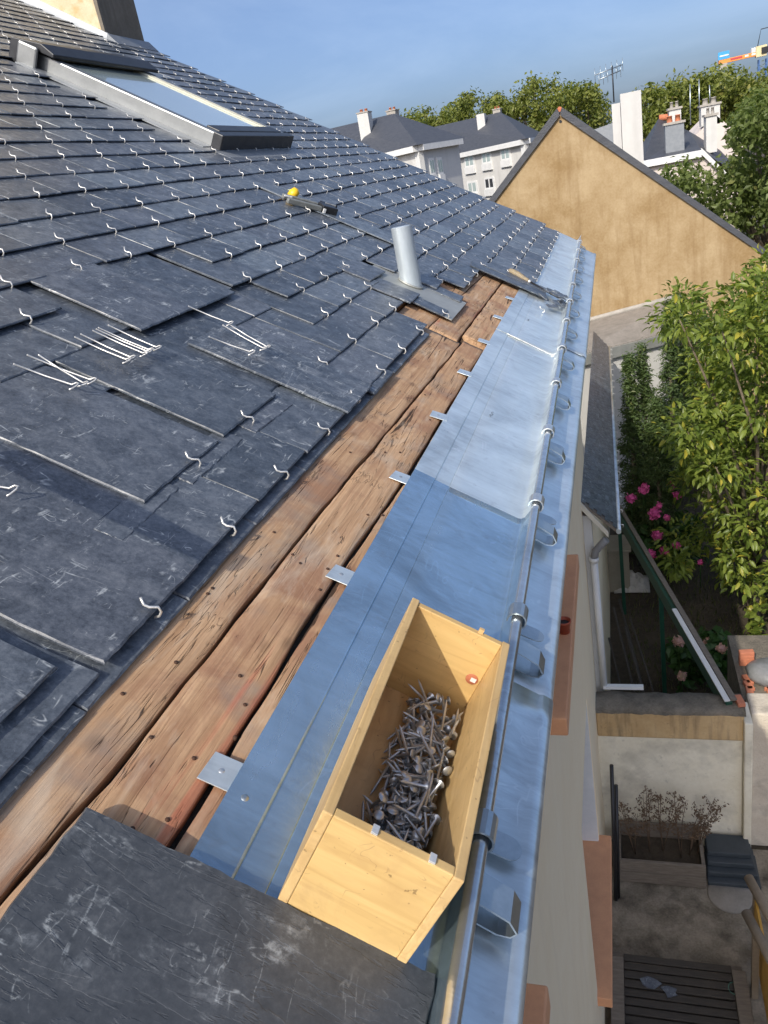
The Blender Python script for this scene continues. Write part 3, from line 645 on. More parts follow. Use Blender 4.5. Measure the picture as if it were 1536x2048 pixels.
# nails
nm = MB(); nm.lathe((0, 0, 0), [(.0001, .0013), (.0053, .0012), (.0057, .0005), (.0054, 0), (.0017, -.0007), (.0016, -.036), (.0009, -.040), (.0001, -.043)], 9)
NM = nm.mesh('nail', NAIL); nm2 = MB(); nm2.lathe((0, 0, 0), [(.0001, .0013), (.0059, .0012), (.0063, .0005), (.0059, 0), (.0018, -.0007), (.0017, -.030), (.0001, -.036)], 9); NM2 = nm2.mesh('nail', NAIL)
nc = 0; rr = random.Random(3)
while nc < 300:
    v = rr.uniform(Y0 + .018, Y1 - .02); t = (v - Y0) / (Y1 - Y0)
    ue = .080 - .022 * max(0, 1 - t * 2.2) + .006 * noise.noise((v * 40, 1, 1)) - .004 * t
    u = rr.uniform(ue, B1 - T - .005); s = (u - ue) / (B1 - T - ue)
    hmax = .008 + .040 * min(1, s * 1.5) * (.75 + .35 * noise.noise((u * 30, v * 22, 0)))
    wz = Z0 + .0125 + hmax * (rr.random() ** .55)
    th = rr.uniform(-.45, .45); ph = rr.uniform(0, 2 * math.pi)
    if rr.random() < .16: th = rr.uniform(.7, 1.4)
    d = Vector((math.cos(ph) * math.cos(th), math.sin(ph) * math.cos(th), math.sin(th)))
    hd = Vector((u, v, wz)); tl = hd - d * .041
    if not (B0 + T + .004 < hd.x < B1 - T - .005 and Y0 + T + .007 < hd.y < Y1 - T - .006): continue
    if not (B0 + T + .004 < tl.x < B1 - T - .002 and Y0 + T + .003 < tl.y < Y1 - T - .002): continue
    if tl.x < ue - .01: continue
    zmin = min(hd.z - .006 * math.cos(th), tl.z - .001)
    if zmin < Z0 + .0095: hd.z += Z0 + .0095 - zmin
    M_ = ROOFM(*hd) @ d.to_track_quat('Z', 'Y').to_matrix().to_4x4()
    tag(inst('nail', NM if rr.random() < .7 else NM2, M_), 'grey galvanised clout nail heaped in the wooden box', 'nail', 'nails heaped in the wooden box'); nc += 1
m = MB(); m.tube([P(.105, .474, .052), P(.116, .484, .066), P(.119, .476, .069), P(.128, .462, .056)], .0013, 6)
m.build('wire_clip', NAIL, label='bent wire clip lying on top of the nails in the box', cat='clip')

# ================================================================== LOOSE HOOKS AND TOOLS ON THE ROOF
def loose_hook(a, b, wz, label, group, flip=1):
    u0, v0 = pl(*a, wz); u1, v1 = pl(*b, wz); L = math.hypot(u1 - u0, v1 - v0); rz = math.atan2(v1 - v0, u1 - u0)
    m = MB(); m.tube([(0, -.002, .003), (0.002, 0, .0016), (L * .5, 0, .0022), (L - .008, 0, .005), (L - .002, .002 * flip, .0105), (L + .003, .000, .0118), (L + .002, -.004 * flip, .009), (L - .003, -.010 * flip, .0035), (L - .006, -.0135 * flip, .0016)], .0015, 6)
    tag(inst('slate_hook', m.mesh('slate_hook', STEEL), ROOFM(u0, v0, wz, rz)), label, 'hook', group)
g1 = 'crossed hooks on the bare slate'; g2 = 'bundle of hooks laid side by side'; g3 = 'hooks on the dusty slate'
loose_hook((28, 730), (152, 778), .024, 'shiny wire slate hook, straightest of the three crossed on the dark slates', g1)
loose_hook((78, 712), (172, 775), .025, 'shiny wire slate hook lying slantwise across another one on the slates', g1)
loose_hook((55, 712), (188, 768), .024, 'shiny wire slate hook crossed over by a slanting hook', g1)
for a, b in (((150, 676), (258, 727)), ((162, 670), (266, 722)), ((186, 663), (292, 714)), ((193, 660), (299, 710)), ((197, 657), (303, 707)), ((217, 652), (318, 702))):
    loose_hook(a, b, .025, 'shiny wire slate hook in the neat side by side bundle on the slates', g2)
loose_hook((377, 614), (462, 652), .030, 'wire slate hook lying loose above the dusty slate, its end over two others', g3)
loose_hook((446, 652), (530, 703), .032, 'wire slate hook in a close pair on the dusty slate', g3); loose_hook((458, 650), (537, 700), .032, 'wire slate hook in a close pair on the dusty slate', g3)
loose_hook((418, 675), (505, 710), .032, 'single wire slate hook lying apart on the dusty slate', g3)
loose_hook((-60, 962), (30, 986), .020, 'wire slate hook lying alone on a slate of the eave course', 'hooks left on the eave slates')
# slater's anvil: a flat steel bar on a spike stuck between the slates, just beside the picture; it throws the streak of shade
sa = empty('slater_anvil', P(-.77, .54, 0), 'flat steel cutting bar on a spike stuck into the slates beside the hooks', 'anvil')
m = MB(); o = [(-.43, .556), (-.43, .590), (-.60, .596), (-.74, .598)] + [(-.765 + .026 * math.cos(a), .573 + .025 * math.sin(a)) for a in [math.radians(x) for x in range(90, 271, 30)]] + [(-.74, .548), (-.60, .550)]
m.prism([P(x, y - .033, .197) for x, y in reversed(o)], N * .008); m.build('bar', DARKM, sa)
m = MB(); m.tube([P(-.772, .54, .197), P(-.772, .54, .08), P(-.772, .54, -.01)], [.009, .008, .003], 8); m.build('spike', DARKM, sa)
# hand tool with dark jaws
tu, tv = pl(565, 397, .03); tool = empty('slate_cutter', P(tu, tv, .02), 'grey slate cutting tool with dark jaws lying on the slate courses', 'tool')
TM = ROOFM(tu, tv, .018, math.radians(47))
def tp(name, mat, boxes, bev=.003):
    m = MB()
    for b in boxes: m.box(*b)
    m.v = [tuple(TM @ Vector(p)) for p in m.v]; m.build(name, mat, tool, bevel=bev)
tp('handle', GREYP, [(0, .16, -.004, .014, .012, .030)]); tp('handle', GREYP, [(.01, .165, -.034, -.014, .006, .026)])
tp('jaw', DARKM, [(.165, .235, -.040, .012, .006, .034)]); tp('jaw', BLACKP, [(.185, .26, .014, .036, .010, .034)]); tp('spring', STEEL, [(.20, .25, .0125, .0165, .03, .036)], .001); tp('end_cap', WHITEP, [(.166, .178, -.046, -.0405, .006, .024)], .001); tp('grip_tip', WHITEP, [(-.004, .03, -.020, -.0145, .026, .032)], .001)
m = MB(); m.lathe((0, 0, 0), [(.0001, .020), (.020, .014), (.026, 0), (.020, -.014), (.0001, -.020)], 18); TM2 = ROOFM(*pl(587, 386, .045), .043, .5, -1.0); m.v = [tuple(TM2 @ Vector(p)) for p in m.v]
rl = m.build('chalk_reel', YELLOW, label='small round yellow reel standing behind the grey tool', cat='reel')
m = MB(); m.tube([TM2 @ Vector(p) for p in ((.0, .018, .006), (.0, .045, .004), (-.012, .055, .01))], .003, 6); m.build('reel_hook', simple('pale_green_plastic', (.45, .5, .3), None, 9, .5), rl)
# screwdriver
su, sv = pl(1018, 538, .035); eu, ev = pl(1128, 600, .03); L = math.hypot(eu - su, ev - sv); SM = ROOFM(su, sv, .032, math.atan2(ev - sv, eu - su), .02)
sd = empty('screwdriver', P(su, sv, .02), 'long screwdriver with worn paint spattered wooden handle lying by the gutter', 'screwdriver')
m = MB(); m.tube([SM @ Vector((x, 0, 0)) for x in (0, .006, .02, .05, .075, .095, .105, .112)], [.004, .009, .0135, .0145, .0125, .0085, .010, .007], 14); m.build('handle', simple('worn_handle', (.35, .27, .15), (.17, .15, .12), 60, .6), sd)
m = MB(); m.tube([SM @ Vector((x, 0, 0)) for x in (.112, .116, .124)], [.007, .008, .006], 12); m.build('ferrule', STEEL, sd)
m = MB(); m.tube([SM @ Vector((x, 0, 0)) for x in (.124, L * .8, L)], [.0045, .0042, .003], 8); m.build('shaft', DARKM, sd)
# slate strips and broken pieces by the far gutter end
lslate('loose_slate', .055, 3.52, .36, .10, .0046, .019, -.01, .14, 150, SLATE, label='narrow slate strip lying across the boards and the zinc by the screwdriver', cat='slate')
lslate('loose_slate', .045, 3.62, .30, .085, .0046, .022, .0, .10, 151, SLATE, label='cut slate strip under the screwdriver tip', cat='slate')
for k in range(13):
    u = .115 + R_.uniform(-.05, .035); v = 3.47 + R_.uniform(-.17, .15)
    lslate('slate_fragment', u, v, R_.uniform(.03, .075), R_.uniform(.015, .04), .005, .018 + .002 * k, R_.uniform(-.25, .25), R_.uniform(-1.5, 1.5), 160 + k, SLATE, label='broken slate fragment heaped against the gutter hem rod', cat='slate fragment', group='slate fragments heaped by the hem rod')
tag(inst('slate_hook', HKM, ROOFM(.065, 3.22, .016, .6)), 'curled hook scrap lying on the zinc below the slate fragments', 'hook')
# ================================================================== FOLIAGE HELPERS
def leaf_cloud(cl, nper, size, rs, ratio=.5, fold=.25, up=.35, rnd=None):
    """cl: list of (centre, radius). Returns MB with small folded leaves on the clumps' outer shells."""
    m = MB(); rr = rnd or random.Random(rs)
    for c, r in cl:
        for _ in range(nper):
            d = Vector((rr.gauss(0, 1), rr.gauss(0, 1), rr.gauss(0, 1))).normalized()
            p = Vector(c) + d * r * (rr.random() ** .45) * rr.uniform(.75, 1.12)
            nrm = (d + Vector((rr.gauss(0, .6), rr.gauss(0, .6), rr.gauss(0, .6) + up))).normalized()
            t = nrm.orthogonal().normalized(); t.rotate(Matrix.Rotation(rr.uniform(0, 6.28), 3, nrm))
            s = size * rr.uniform(.6, 1.25); b = nrm.cross(t) * s * ratio * .5
            i = m.add([p, p + t * s * .45 + b + nrm * s * fold * .4, p + t * s, p + t * s * .45 - b + nrm * s * fold * .4])
            m.face([i, i + 1, i + 2]); m.face([i, i + 2, i + 3])
    return m
def inside(poly, x, y):
    c = False; n = len(poly)
    for i in range(n):
        (x0, y0), (x1, y1) = poly[i], poly[i - 1]
        if (y0 > y) != (y1 > y) and x < (x1 - x0) * (y - y0) / (y1 - y0) + x0: c = not c
    return c
def clumps(poly, n, ya, yb, ra, rb, seed):
    rr = random.Random(seed); xs = [p[0] for p in poly]; ys = [p[1] for p in poly]; out = []
    while len(out) < n:
        x, y = rr.uniform(min(xs), max(xs)), rr.uniform(min(ys), max(ys))
        if inside(poly, x, y): out.append((at(x, y, rr.uniform(ya, yb)), rr.uniform(ra, rb)))
    return out
def branches(base, cl, r0, n, seed, parent, fork=.45):
    rr = random.Random(seed); base = Vector(base); top = sum((Vector(c) for c, _ in cl), Vector()) / len(cl)
    fk = base.lerp(Vector((base.x * .6 + top.x * .4, base.y * .6 + top.y * .4, top.z)), fork)
    m = MB(); m.tube([base, base.lerp(fk, .3) + Vector((rr.uniform(-.05, .05), 0, 0)), base.lerp(fk, .7), fk], [r0, r0 * .85, r0 * .75, r0 * .6], 10)
    tr = m.build('trunk', BARK, parent)
    m = MB()
    for c, _ in rr.sample(cl, min(n, len(cl))):
        c = Vector(c); mid = fk.lerp(c, .5) + Vector((rr.uniform(-.1, .1), rr.uniform(-.1, .1), .08)) * (c - fk).length * .5
        m.tube([fk.lerp(base, rr.uniform(0, .25)), mid, c], [r0 * .38, r0 * .22, r0 * .08], 6)
    m.build('limbs', BARK, parent); return tr

# ================================================================== YARD WALLS
YF = 4.90
def yw(name, label, **k): pass
yard = empty('yard_wall', (.2, 5.0, 0), 'stained plaster yard wall with ochre upper band and mossy coping', 'wall')
m = MB(); m.box(XW, .715, YF + .012, YF + .20, 0, 1.09); m.build('plaster_face', YARDW, yard)
m = MB(); m.box(XW, .725, YF, YF + .20, 1.092, 1.325); m.build('ochre_band', OCHW, yard, bevel=.012)
m = MB(); nx = 44; prof = []
for i in range(nx + 1):
    x = XW + (.735 - XW) * i / nx; j = lambda k, a: a * noise.noise((x * 9, k, 1.5)) + a * .6 * noise.noise((x * 31, k, 4))
    prof.append(m.add([(x, YF + .215, 1.326), (x, YF + .213 + j(1, .01), 1.36 + j(2, .012)), (x, YF + .12, 1.372 + j(3, .012)), (x, YF + .04, 1.366 + j(4, .012)), (x, YF - .004 + j(5, .012), 1.352 + j(6, .01)), (x, YF - .008 + j(7, .012), 1.326)]))
for i in range(nx):
    for k in range(5): m.face([prof[i] + k, prof[i] + k + 1, prof[i + 1] + k + 1, prof[i + 1] + k], True)
m.face([prof[0] + k for k in range(6)]); m.face([prof[-1] + k for k in reversed(range(6))])
m.build('coping', STONEC, yard)
m = MB(); m.box(.718, .775, YF - .055, YF + .2, 0, 1.30); m.build('corner_post', YARDW, yard, bevel=.01)
side = MB(); side.box(.777, 2.4, YF + .05, YF + .3, 0, 1.309)
side.build('rough_wall', RUBBLE, bevel=.015, label='rough pale plastered wall continuing beyond the corner post of the yard', cat='wall')
# planter with dry weeds
pz = atz(1238, 1735, 0.0); pq = atz(1408, 1742, 0.0)
pt = empty('planter_box', (.1, 4.72, 0), 'weathered plank planter box of dry soil against the yard wall', 'planter')
px0, px1, py0, py1 = pz.x, pq.x, 4.50, 4.88
for k in range(2):
    m = MB(); m.box(px0, px1, py0, py0 + .025, .005 + .115 * k, .115 + .115 * k); m.build('plank', OLDBW, pt, bevel=.004)
m = MB(); m.box(px0, px1, py1 - .03, py1 - .005, .005, .26); m.build('plank', OLDBW, pt)
for x in (px0 + .001, px1 - .026):
    m = MB(); m.box(x, x + .025, py0 + .026, py1 - .031, .005, .22); m.build('plank', OLDBW, pt)
m = MB(); m.box(px0 + .03, px1 - .03, py0 + .03, py1 - .035, .01, .13); m.build('soil', SOIL, pt)
def weed(x, y, z0, h, seed, lean):
    rr = random.Random(seed); e = empty('dry_weed', (x, y, z0), 'tall dry brown weed with small seed heads growing in the planter', 'weed', 'dry weeds in the planter')
    m = MB(); tips = []
    for k in range(3):
        t = Vector((x + lean + rr.uniform(-.08, .08), y + rr.uniform(-.02, .06), z0 + h * rr.uniform(.7, 1))); m.tube([(x, y, z0), ((x + t.x) / 2 - .01, (y + t.y) / 2, z0 + h * .5), t], [.004, .003, .0015], 5)
        for j in range(9):
            f = .35 + .65 * j / 9; b = Vector((x, y, z0)).lerp(t, f); q = b + Vector((rr.uniform(-.07, .07), rr.uniform(-.04, .04), rr.uniform(.02, .07))); m.tube([b, q], [.002, .001], 4); tips += [(b.lerp(q, .6), .02), (q, .016)]
    m.build('stem', TWIG, e); leaf_cloud(tips, 5, .022, seed, .6).build('seed_heads', TWIG, e, kind='stuff')
for k, (x, h, l) in enumerate(((-.09, .52, -.03), (.02, .82, .0), (.12, .55, .05), (.25, .74, .0), (.31, .60, .08), (.37, .66, .14))): weed(x, 4.66 + .03 * (k % 3), .12, h, 70 + k, l)
# stack of dark paving slabs
for k in range(4):
    a = atz(1412, 1742, 0); m = MB(); sx = .37 - .015 * k; m.box(a.x + .005 * k, a.x + sx, 4.53 + .055 * k, 4.82 + .02 * k, .045 * k, .045 * k + .042)
    m.build('paving_slab', simple('dark_slab%d' % k, (.035, .045, .052), (.05, .06, .068), 6, .6), bevel=.006, label='dark blue-grey slab in the stack beside the planter, %s' % ('lowest', 'second from the bottom', 'second from the top', 'topmost')[k], cat='slab', group='stacked slabs')
# black posts
for k, (a, b, zt) in enumerate((((1232, 1800), (1223, 1530), 1.0), ((1237, 1795), (1232, 1570), .85))):
    q = atz(*a, 0); t = at(*b, q.y + .25); m = MB(); m.tube([q, t], .014, 8)
    m.build('black_pole', BLACKP, label=('taller', 'shorter')[k] + ' black pole leaning by the house wall near the planter', cat='pole')
a = atz(1460, 1790, 0); m = MB(); m.lathe((a.x, a.y, 0), [(.0001, .012), (.15, .011), (.157, .004), (.157, -.003)], 28); m.build('manhole_cover', simple('grey_cover', (.30, .27, .23), (.22, .20, .165), 8, .9), label='pale round concrete cover set in the yard floor', cat='cover')
# pallet
pal = empty('pallet', (.2, 3.4, 0), 'dark weathered wooden pallet lying on the yard floor', 'pallet')
pa = atz(1238, 1905, .13); pb = atz(1470, 1925, .13)
x0, x1, yt = pa.x, pb.x, pa.y
for k in range(22):
    y = yt - .062 * k; m = MB(); m.box(x0 + .03, x1 - .03, y - .048, y, .105, .126 + R_.uniform(-.003, .003)); m.build('slat', PALLET, pal, bevel=.004)
for x in (x0 - .05, (x0 + x1) / 2 - .04, x1 - .05):
    m = MB(); m.box(x, x + .09, yt - 1.36, yt + .02, 0, .104 if x not in (x0 - .05, x1 - .05) else .104); m.build('bearer', OLDBW, pal)
for x in (x0 - .055, x1 - .03):
    m = MB(); m.box(x, x + .085, yt - 1.36, yt - .05, .127, .16); m.build('edge_board', OLDBW, pal, bevel=.004)
for k, (px, py) in enumerate(((1300, 1965), (1340, 1985))):
    a = atz(px, py, .127); m = MB(); rr = random.Random(k); m.prism([(a.x + (.025 + .06 * rr.random()) * math.cos(t), a.y + (.02 + .05 * rr.random()) * math.sin(t), .128) for t in [2 * math.pi * j / 7 for j in range(7)]], (0, 0, .006))
    m.build('slate_fragment', SLATE, label=('broad', 'narrow')[k] + ' broken piece of slate fallen on the pallet', cat='slate fragment')
a = atz(1472, 1978, .13); m = MB(); m.tube([(a.x + .045 * math.cos(t), a.y + .045 * math.sin(t), .135 + .004 * math.sin(3 * t)) for t in [2 * math.pi * j / 20 for j in range(38)]], .0028, 5)
m.build('cord_loop', CORD, label='thin green cord coiled in a ring on the pallet', cat='cord')
# trestle with yellow panel
tr = empty('trestle', (.95, 4.1, 0), 'wooden pole trestle with a yellow side panel beside the pallet', 'trestle')
for a, b in (((1497, 1755), (1575, 1900)), ((1492, 1825), (1590, 2010))):
    p = atz(*a, .62); q = atz(*b, .62); m = MB(); m.tube([p, p.lerp(q, .5), q], .032, 10); m.build('rail', LOG, tr)
    for s in (p.lerp(q, .22), q):
        m = MB(); m.box(s.x - .02, s.x + .02, s.y - .02, s.y + .02, 0, .6); m.build('leg', LOG, tr)
p = atz(1499, 1765, .6); q = atz(1500, 1930, .6); m = MB(); m.box(p.x + .015, p.x + .03, q.y - .25, p.y - .03, .12, .58); m.build('side_panel', YELP, tr)
# bricks on the wall end and beyond, grey sack
rr = random.Random(9)
def brick(x, y, z, rz, label, group=None):
    m = MB(); m.box(-.055, .055, -.026, .026, 0, .032); M_ = Matrix.Translation((x, y, z)) @ Matrix.Rotation(rz, 4, 'Z'); o = inst('brick', m.mesh('brick', BRICK), M_)
    b_ = o.modifiers.new('bevel', 'BEVEL'); b_.width = .003; tag(o, label, 'brick', group)
a = atz(1479, 1408, 1.36); brick(a.x, a.y, 1.372, 1.75, 'single orange brick lying on the end of the yard wall')
m = MB(); m.box(.76, 2.2, YF + .32, YF + 1.2, 0, 1.22); m.build('rubble_bank', STONEC, label='low mossy stone bank behind the rough pale wall carrying the bricks', cat='bank')
k = 0
for i in range(3):
    for j in range(3):
        a = atz(1508 + 16 * j, 1420 - 4 * i, 1.22); brick(a.x + .09 * j, YF + .40 + .075 * i, 1.221 + (.0 if i else .033 * 0), 1.57 + rr.uniform(-.35, .35), 'loose orange brick among those strewn on the stone bank', 'bricks strewn on the bank')
for j in range(4): 
    a = atz(1497, 1345, 1.22); brick(a.x, YF + .78, 1.221 + .0325 * j, .1 * (j % 2), 'brick in the small dark stack on the stone bank', 'bricks stacked on the bank')
a = atz(1530, 1345, 1.25); m = MB(); rr2 = random.Random(4); rings = []
for i in range(9):
    ph = math.pi * i / 8; rings.append(m.add([(a.x + .05 + .2 * math.sin(ph) * math.cos(t) * (1 + .25 * noise.noise((i * .8, t * 2, 0))), a.y - .05 + .16 * math.sin(ph) * math.sin(t) * (1 + .25 * noise.noise((i, t * 2, 5))), 1.29 - .09 * math.cos(ph) + .03 * noise.noise((i, t * 3, 9))) for t in [2 * math.pi * j / 16 for j in range(16)]]))
for i in range(8):
    for j in range(16): m.face([rings[i] + j, rings[i] + (j + 1) % 16, rings[i + 1] + (j + 1) % 16, rings[i + 1] + j], True)
m.build('plastic_sack', SACK, label='crumpled grey plastic sack lying behind the bricks', cat='sack')
# flower pot on the upper sill
fp = P(0, 0, 0); m = MB(); fx, fy, fz = XW + .05, 2.68, 3.527
m.lathe((fx, fy, fz), [(.0001, 0), (.021, 0), (.027, .048), (.0295, .048), (.030, .056), (.026, .056), (.024, .046), (.0001, .044)], 18)
pot = m.build('flower_pot', simple('red_pot', (.42, .09, .04), (.34, .07, .035), 9, .6), label='small red plastic flower pot on the orange window sill', cat='pot')
m = MB(); m.lathe((fx, fy, fz + .0455), [(.0001, .001), (.0245, .0)], 14); m.build('soil', BLACKP, pot)

# ================================================================== LEAN-TO WITH DOWNPIPE
lt = empty('lean_to', (-.2, 8, 0), 'narrow slate lean-to roof against the house wall with a white downpipe', 'lean-to')
A0, A1, C0, C1 = Vector((XW, 5.2, 2.97)), Vector((XW, 10.8, 2.97)), Vector((-.085, 5.2, 2.735)), Vector((-.14, 10.8, 2.735))
m = MB(); nr, nc_ = 9, 60
for i in range(nr):
    for j in range(nc_):
        def q(a, b, lift): 
            s = A0.lerp(A1, b); e = C0.lerp(C1, b); return s.lerp(e, a) + Vector((.25, 0, .55)).normalized() * lift
        a0, a1 = i / nr, (i + 1) / nr; b0, b1 = (j + .5 * (i % 2)) / (nc_ + .5), (j + .96 + .5 * (i % 2)) / (nc_ + .5); lf = R_.uniform(0, .002)
        m.hexa([q(a0, b0, 0), q(a1, b0, .004 + lf), q(a1, b1, .004 + lf), q(a0, b1, 0), q(a0, b0, .003), q(a1, b0, .008 + lf), q(a1, b1, .008 + lf), q(a0, b1, .003)])
m.build('roof_slates', SLATE, lt, kind='stuff')
m = MB(); m.hexa([A0 + Vector((0, 0, -.03)), C0 + Vector((0, 0, -.03)), C1 + Vector((0, 0, -.03)), A1 + Vector((0, 0, -.03)), A0 - Vector((0, 0, .004)), C0 - Vector((0, 0, .004)), C1 - Vector((0, 0, .004)), A1 - Vector((0, 0, .004))]); m.build('roof_deck', OLDBW, lt)
m = MB(); m.tube([C0 + Vector((.012, -.02, -.012)), C1 + Vector((.012, 0, -.012))], .018, 10); m.build('gutter', ZAPRON, lt)
for k in range(22):
    p = C0.lerp(C1, (k + .3) / 22) + Vector((.03, 0, -.012)); m = MB(); m.tube([p + Vector((-.01, 0, .014)), p + Vector((.018, 0, .008)), p + Vector((.012, 0, -.012))], .003, 5); m.build('gutter_hook', STEEL, lt)
m = MB(); m.prism([A0 + Vector((.0, -.022, -.004)), C0 + Vector((-.06, -.022, -.012)), C0 + Vector((-.06, -.022, -.055)), A0 + Vector((.0, -.022, -.06))], (0, .02, 0)); m.build('bargeboard', simple('cream_paint', (.66, .62, .52), (.58, .54, .45), 6, .6), lt)
m = MB(); m.box(XW + .001, XW + .06, 5.225, 5.30, 0, 2.84); m.build('end_post', GREYSHADE, lt)
m = MB(); m.box(XW, XW + .04, 5.301, 10.7, 0, 2.88); m.build('back_wall', WALLB, lt)
bq = C0 + Vector((-.075, -.015, -.07))
m = MB(); m.tube([bq, bq + Vector((-.03, 0, -.03)), (XW + .075, 5.165, bq.z - .085), (XW + .062, 5.155, bq.z - .15)], .028, 12); m.build('elbow', simple('grey_pvc', (.22, .22, .22), None, 8, .5), lt)
m = MB(); m.tube([(XW + .062, 5.155, bq.z - .13), (XW + .062, 5.155, bq.z - .165)], .034, 14); m.tube([(XW + .062, 5.155, bq.z - .16), (XW + .066, 5.15, 1.37)], .026, 14); m.build('downpipe', simple('aged_white_pvc', (.70, .70, .68), (.56, .56, .54), 4, .45, 0, .05, vec=(1, 1, .2)), lt)
m = MB(); m.box(XW + .06, XW + .36, 5.12, 5.16, 1.375, 1.40); m.build('base_trim', WHITEP, lt)
# dark green beam with white capping
gb = empty('green_beam', (.3, 6.6, 0), 'long dark green beam with white capping slanting over the dark corner of the garden', 'beam')
n0 = atz(1466, 1402, 1.40); f0 = atz(1236, 1012, 1.40)
d = (f0 - n0).normalized(); sd_ = Vector((d.y, -d.x, 0))
mid = n0.lerp(f0, .36)
m = MB(); m.prism([n0 - sd_ * .05 + Vector((0, 0, -.14)), n0 + sd_ * .0 + Vector((0, 0, -.14)), n0 + Vector((0, 0, -.005)), n0 - sd_ * .05 + Vector((0, 0, -.005))], f0 - n0); m.build('beam', GREENB, gb, bevel=.006)
m = MB(); m.prism([n0 - sd_ * .06, n0 - sd_ * .02, n0 - sd_ * .02 + Vector((0, 0, .012)), n0 - sd_ * .06 + Vector((0, 0, .012))], mid - n0); m.build('white_capping', WHITEP, gb)
m = MB(); m.prism([n0 - sd_ * .015, n0 + sd_ * .03, n0 + sd_ * .03 + Vector((0, 0, .012)), n0 - sd_ * .015 + Vector((0, 0, .02))], f0 - n0); m.build('top_strip', OLDBW, gb)
for s in (.04, .5, .97):
    p = n0.lerp(f0, s) - sd_ * .02; m = MB(); m.box(p.x - .02, p.x + .02, p.y - .02, p.y + .02, 0, 1.26); m.build('post', GREENB, gb)
# dark corner: poles, tarpaulin, white shelf
rr = random.Random(21)
for k in range(5):
    b = Vector((-.02 + .07 * k, 5.6 + .3 * (k % 3) , 0)); t = Vector((XW + .08 + .05 * k, 6.4 + .35 * (k % 3), 1.0 + .12 * (k % 2))); m = MB(); m.tube([b, b.lerp(t, .5) + Vector((.01, 0, .01)), t], .009 + .006 * rr.random(), 7)
    m.build('timber_pole', PALLET, label='weathered timber pole leaning under the lean-to by the downpipe', cat='pole', group='poles leaning under the lean-to')
a = atz(1262, 1150, .15); m = MB(); gx = 14; rows = []
for i in range(gx):
    rows.append(m.add([(a.x - .22 + .44 * i / (gx - 1), a.y - .22 + .44 * j / 10, .02 + max(0, (.16 + .14 * noise.noise((i * .7, j * .8, 2))) * math.sin(math.pi * i / (gx - 1)) * math.sin(math.pi * j / 10))) for j in range(11)]))
for i in range(gx - 1):
    for j in range(10): m.face([rows[i] + j, rows[i + 1] + j, rows[i + 1] + j + 1, rows[i] + j + 1], (i + j) % 3 == 0)
m.build('tarpaulin', CLOTH, solid=.01, label='crumpled pale tarpaulin heaped on the ground behind the green beam', cat='tarpaulin')
a = atz(1240, 1100, .62); cab = empty('garden_cabinet', (a.x, a.y + .2, 0), 'low cream cabinet with an overhanging top under the lean-to end', 'cabinet'); CB = simple('cream_board', (.34, .31, .24), None, 6, .6)
m = MB(); m.box(a.x - .26, a.x + .10, a.y + .02, a.y + .40, 0, .585); m.build('body', CB, cab)
m = MB(); m.box(a.x - .29, a.x + .13, a.y - .01, a.y + .43, .586, .62); m.build('top', CB, cab, bevel=.006)
# ================================================================== SHED AND GABLE HOUSE
GY = 13.0
gh = empty('gable_house', (-.5, 14, 0), 'house with a blank ochre rendered gable and thin dark slate edge', 'house')
ap, lf, rt = at(1120, 226, GY), at(985, 405, GY), at(1540, 515, GY)
sl = (lf.z - ap.z) / (lf.x - ap.x); sr = (rt.z - ap.z) / (rt.x - ap.x); HW = rt.x - ap.x
le = Vector((ap.x - HW, GY, ap.z - sl * HW)); re = Vector((ap.x + HW, GY, ap.z + sr * HW))
m = MB(); m.prism([(le.x, GY, 0), (re.x, GY, 0), (re.x, GY, re.z), (ap.x, GY, ap.z), (le.x, GY, le.z)], (0, 7, 0)); m.build('wall', GABLEP, gh)
for e, k in ((le, 1), (re, 1)):
    o1 = ap + Vector((0, -.03, .0)); o2 = Vector((e.x, GY - .03, e.z)) + (Vector((e.x, 0, e.z)) - Vector((ap.x, 0, ap.z))).normalized() * .12
    nn = Vector((-(o2 - o1).z, 0, (o2 - o1).x)).normalized(); nn = nn if nn.z > 0 else -nn
    m = MB(); m.prism([o1 + nn * .005, o2 + nn * .005, o2 + nn * .05, o1 + nn * .05 + Vector((0, 0, .03))], (0, 7.1, 0)); m.build('roof_slope', ROOFF, gh)
    m = MB(); m.prism([o1 + nn * .004 + Vector((0, -.012, -.035)), o2 + nn * .004 + Vector((0, -.012, -.03)), o2 + nn * .053 + Vector((0, -.012, 0)), o1 + nn * .053 + Vector((0, -.012, .03))], (0, .011, 0)); m.build('slate_verge', ROOFF, gh)
m = MB(); m.tube([ap + Vector((0, -.03, .05)), ap + Vector((0, 7.1, .05))], .035, 10); m.build('ridge_tiles', TERRA, gh)
h = at(1121, 243, GY); m = MB(); m.tube([(h.x, GY - .004, h.z), (h.x, GY + .02, h.z)], .022, 10); m.build('vent_hole', BLACKP, gh)
def stack(px0, px1, pyt, pyb, Y, dep, mat, cap=None, parent=gh, name='chimney', lbl=None):
    a = at(px0, pyt, Y); b = at(px1, pyt, Y); c = at((px0 + px1) / 2, pyb, Y); m = MB(); m.box(a.x, b.x, Y, Y + dep, c.z, (a.z + b.z) / 2); o = m.build(name, mat, parent)
    if cap:
        m = MB(); m.box(a.x - .04, b.x + .04, Y - .04, Y + dep + .04, (a.z + b.z) / 2 + .001, (a.z + b.z) / 2 + .06); m.build('chimney_cap', CONCP, o)
        w_ = b.x - a.x; z = (a.z + b.z) / 2 + .061
        for k in range(2): m = MB(); m.lathe((a.x + w_ * (.28 + .44 * k), Y + dep / 2, z), [(.16 * w_, 0), (.13 * w_, .14), (.15 * w_, .14), (.15 * w_, .16), (.0001, .16)], 10); m.build('chimney_pot', cap, o)
    return o
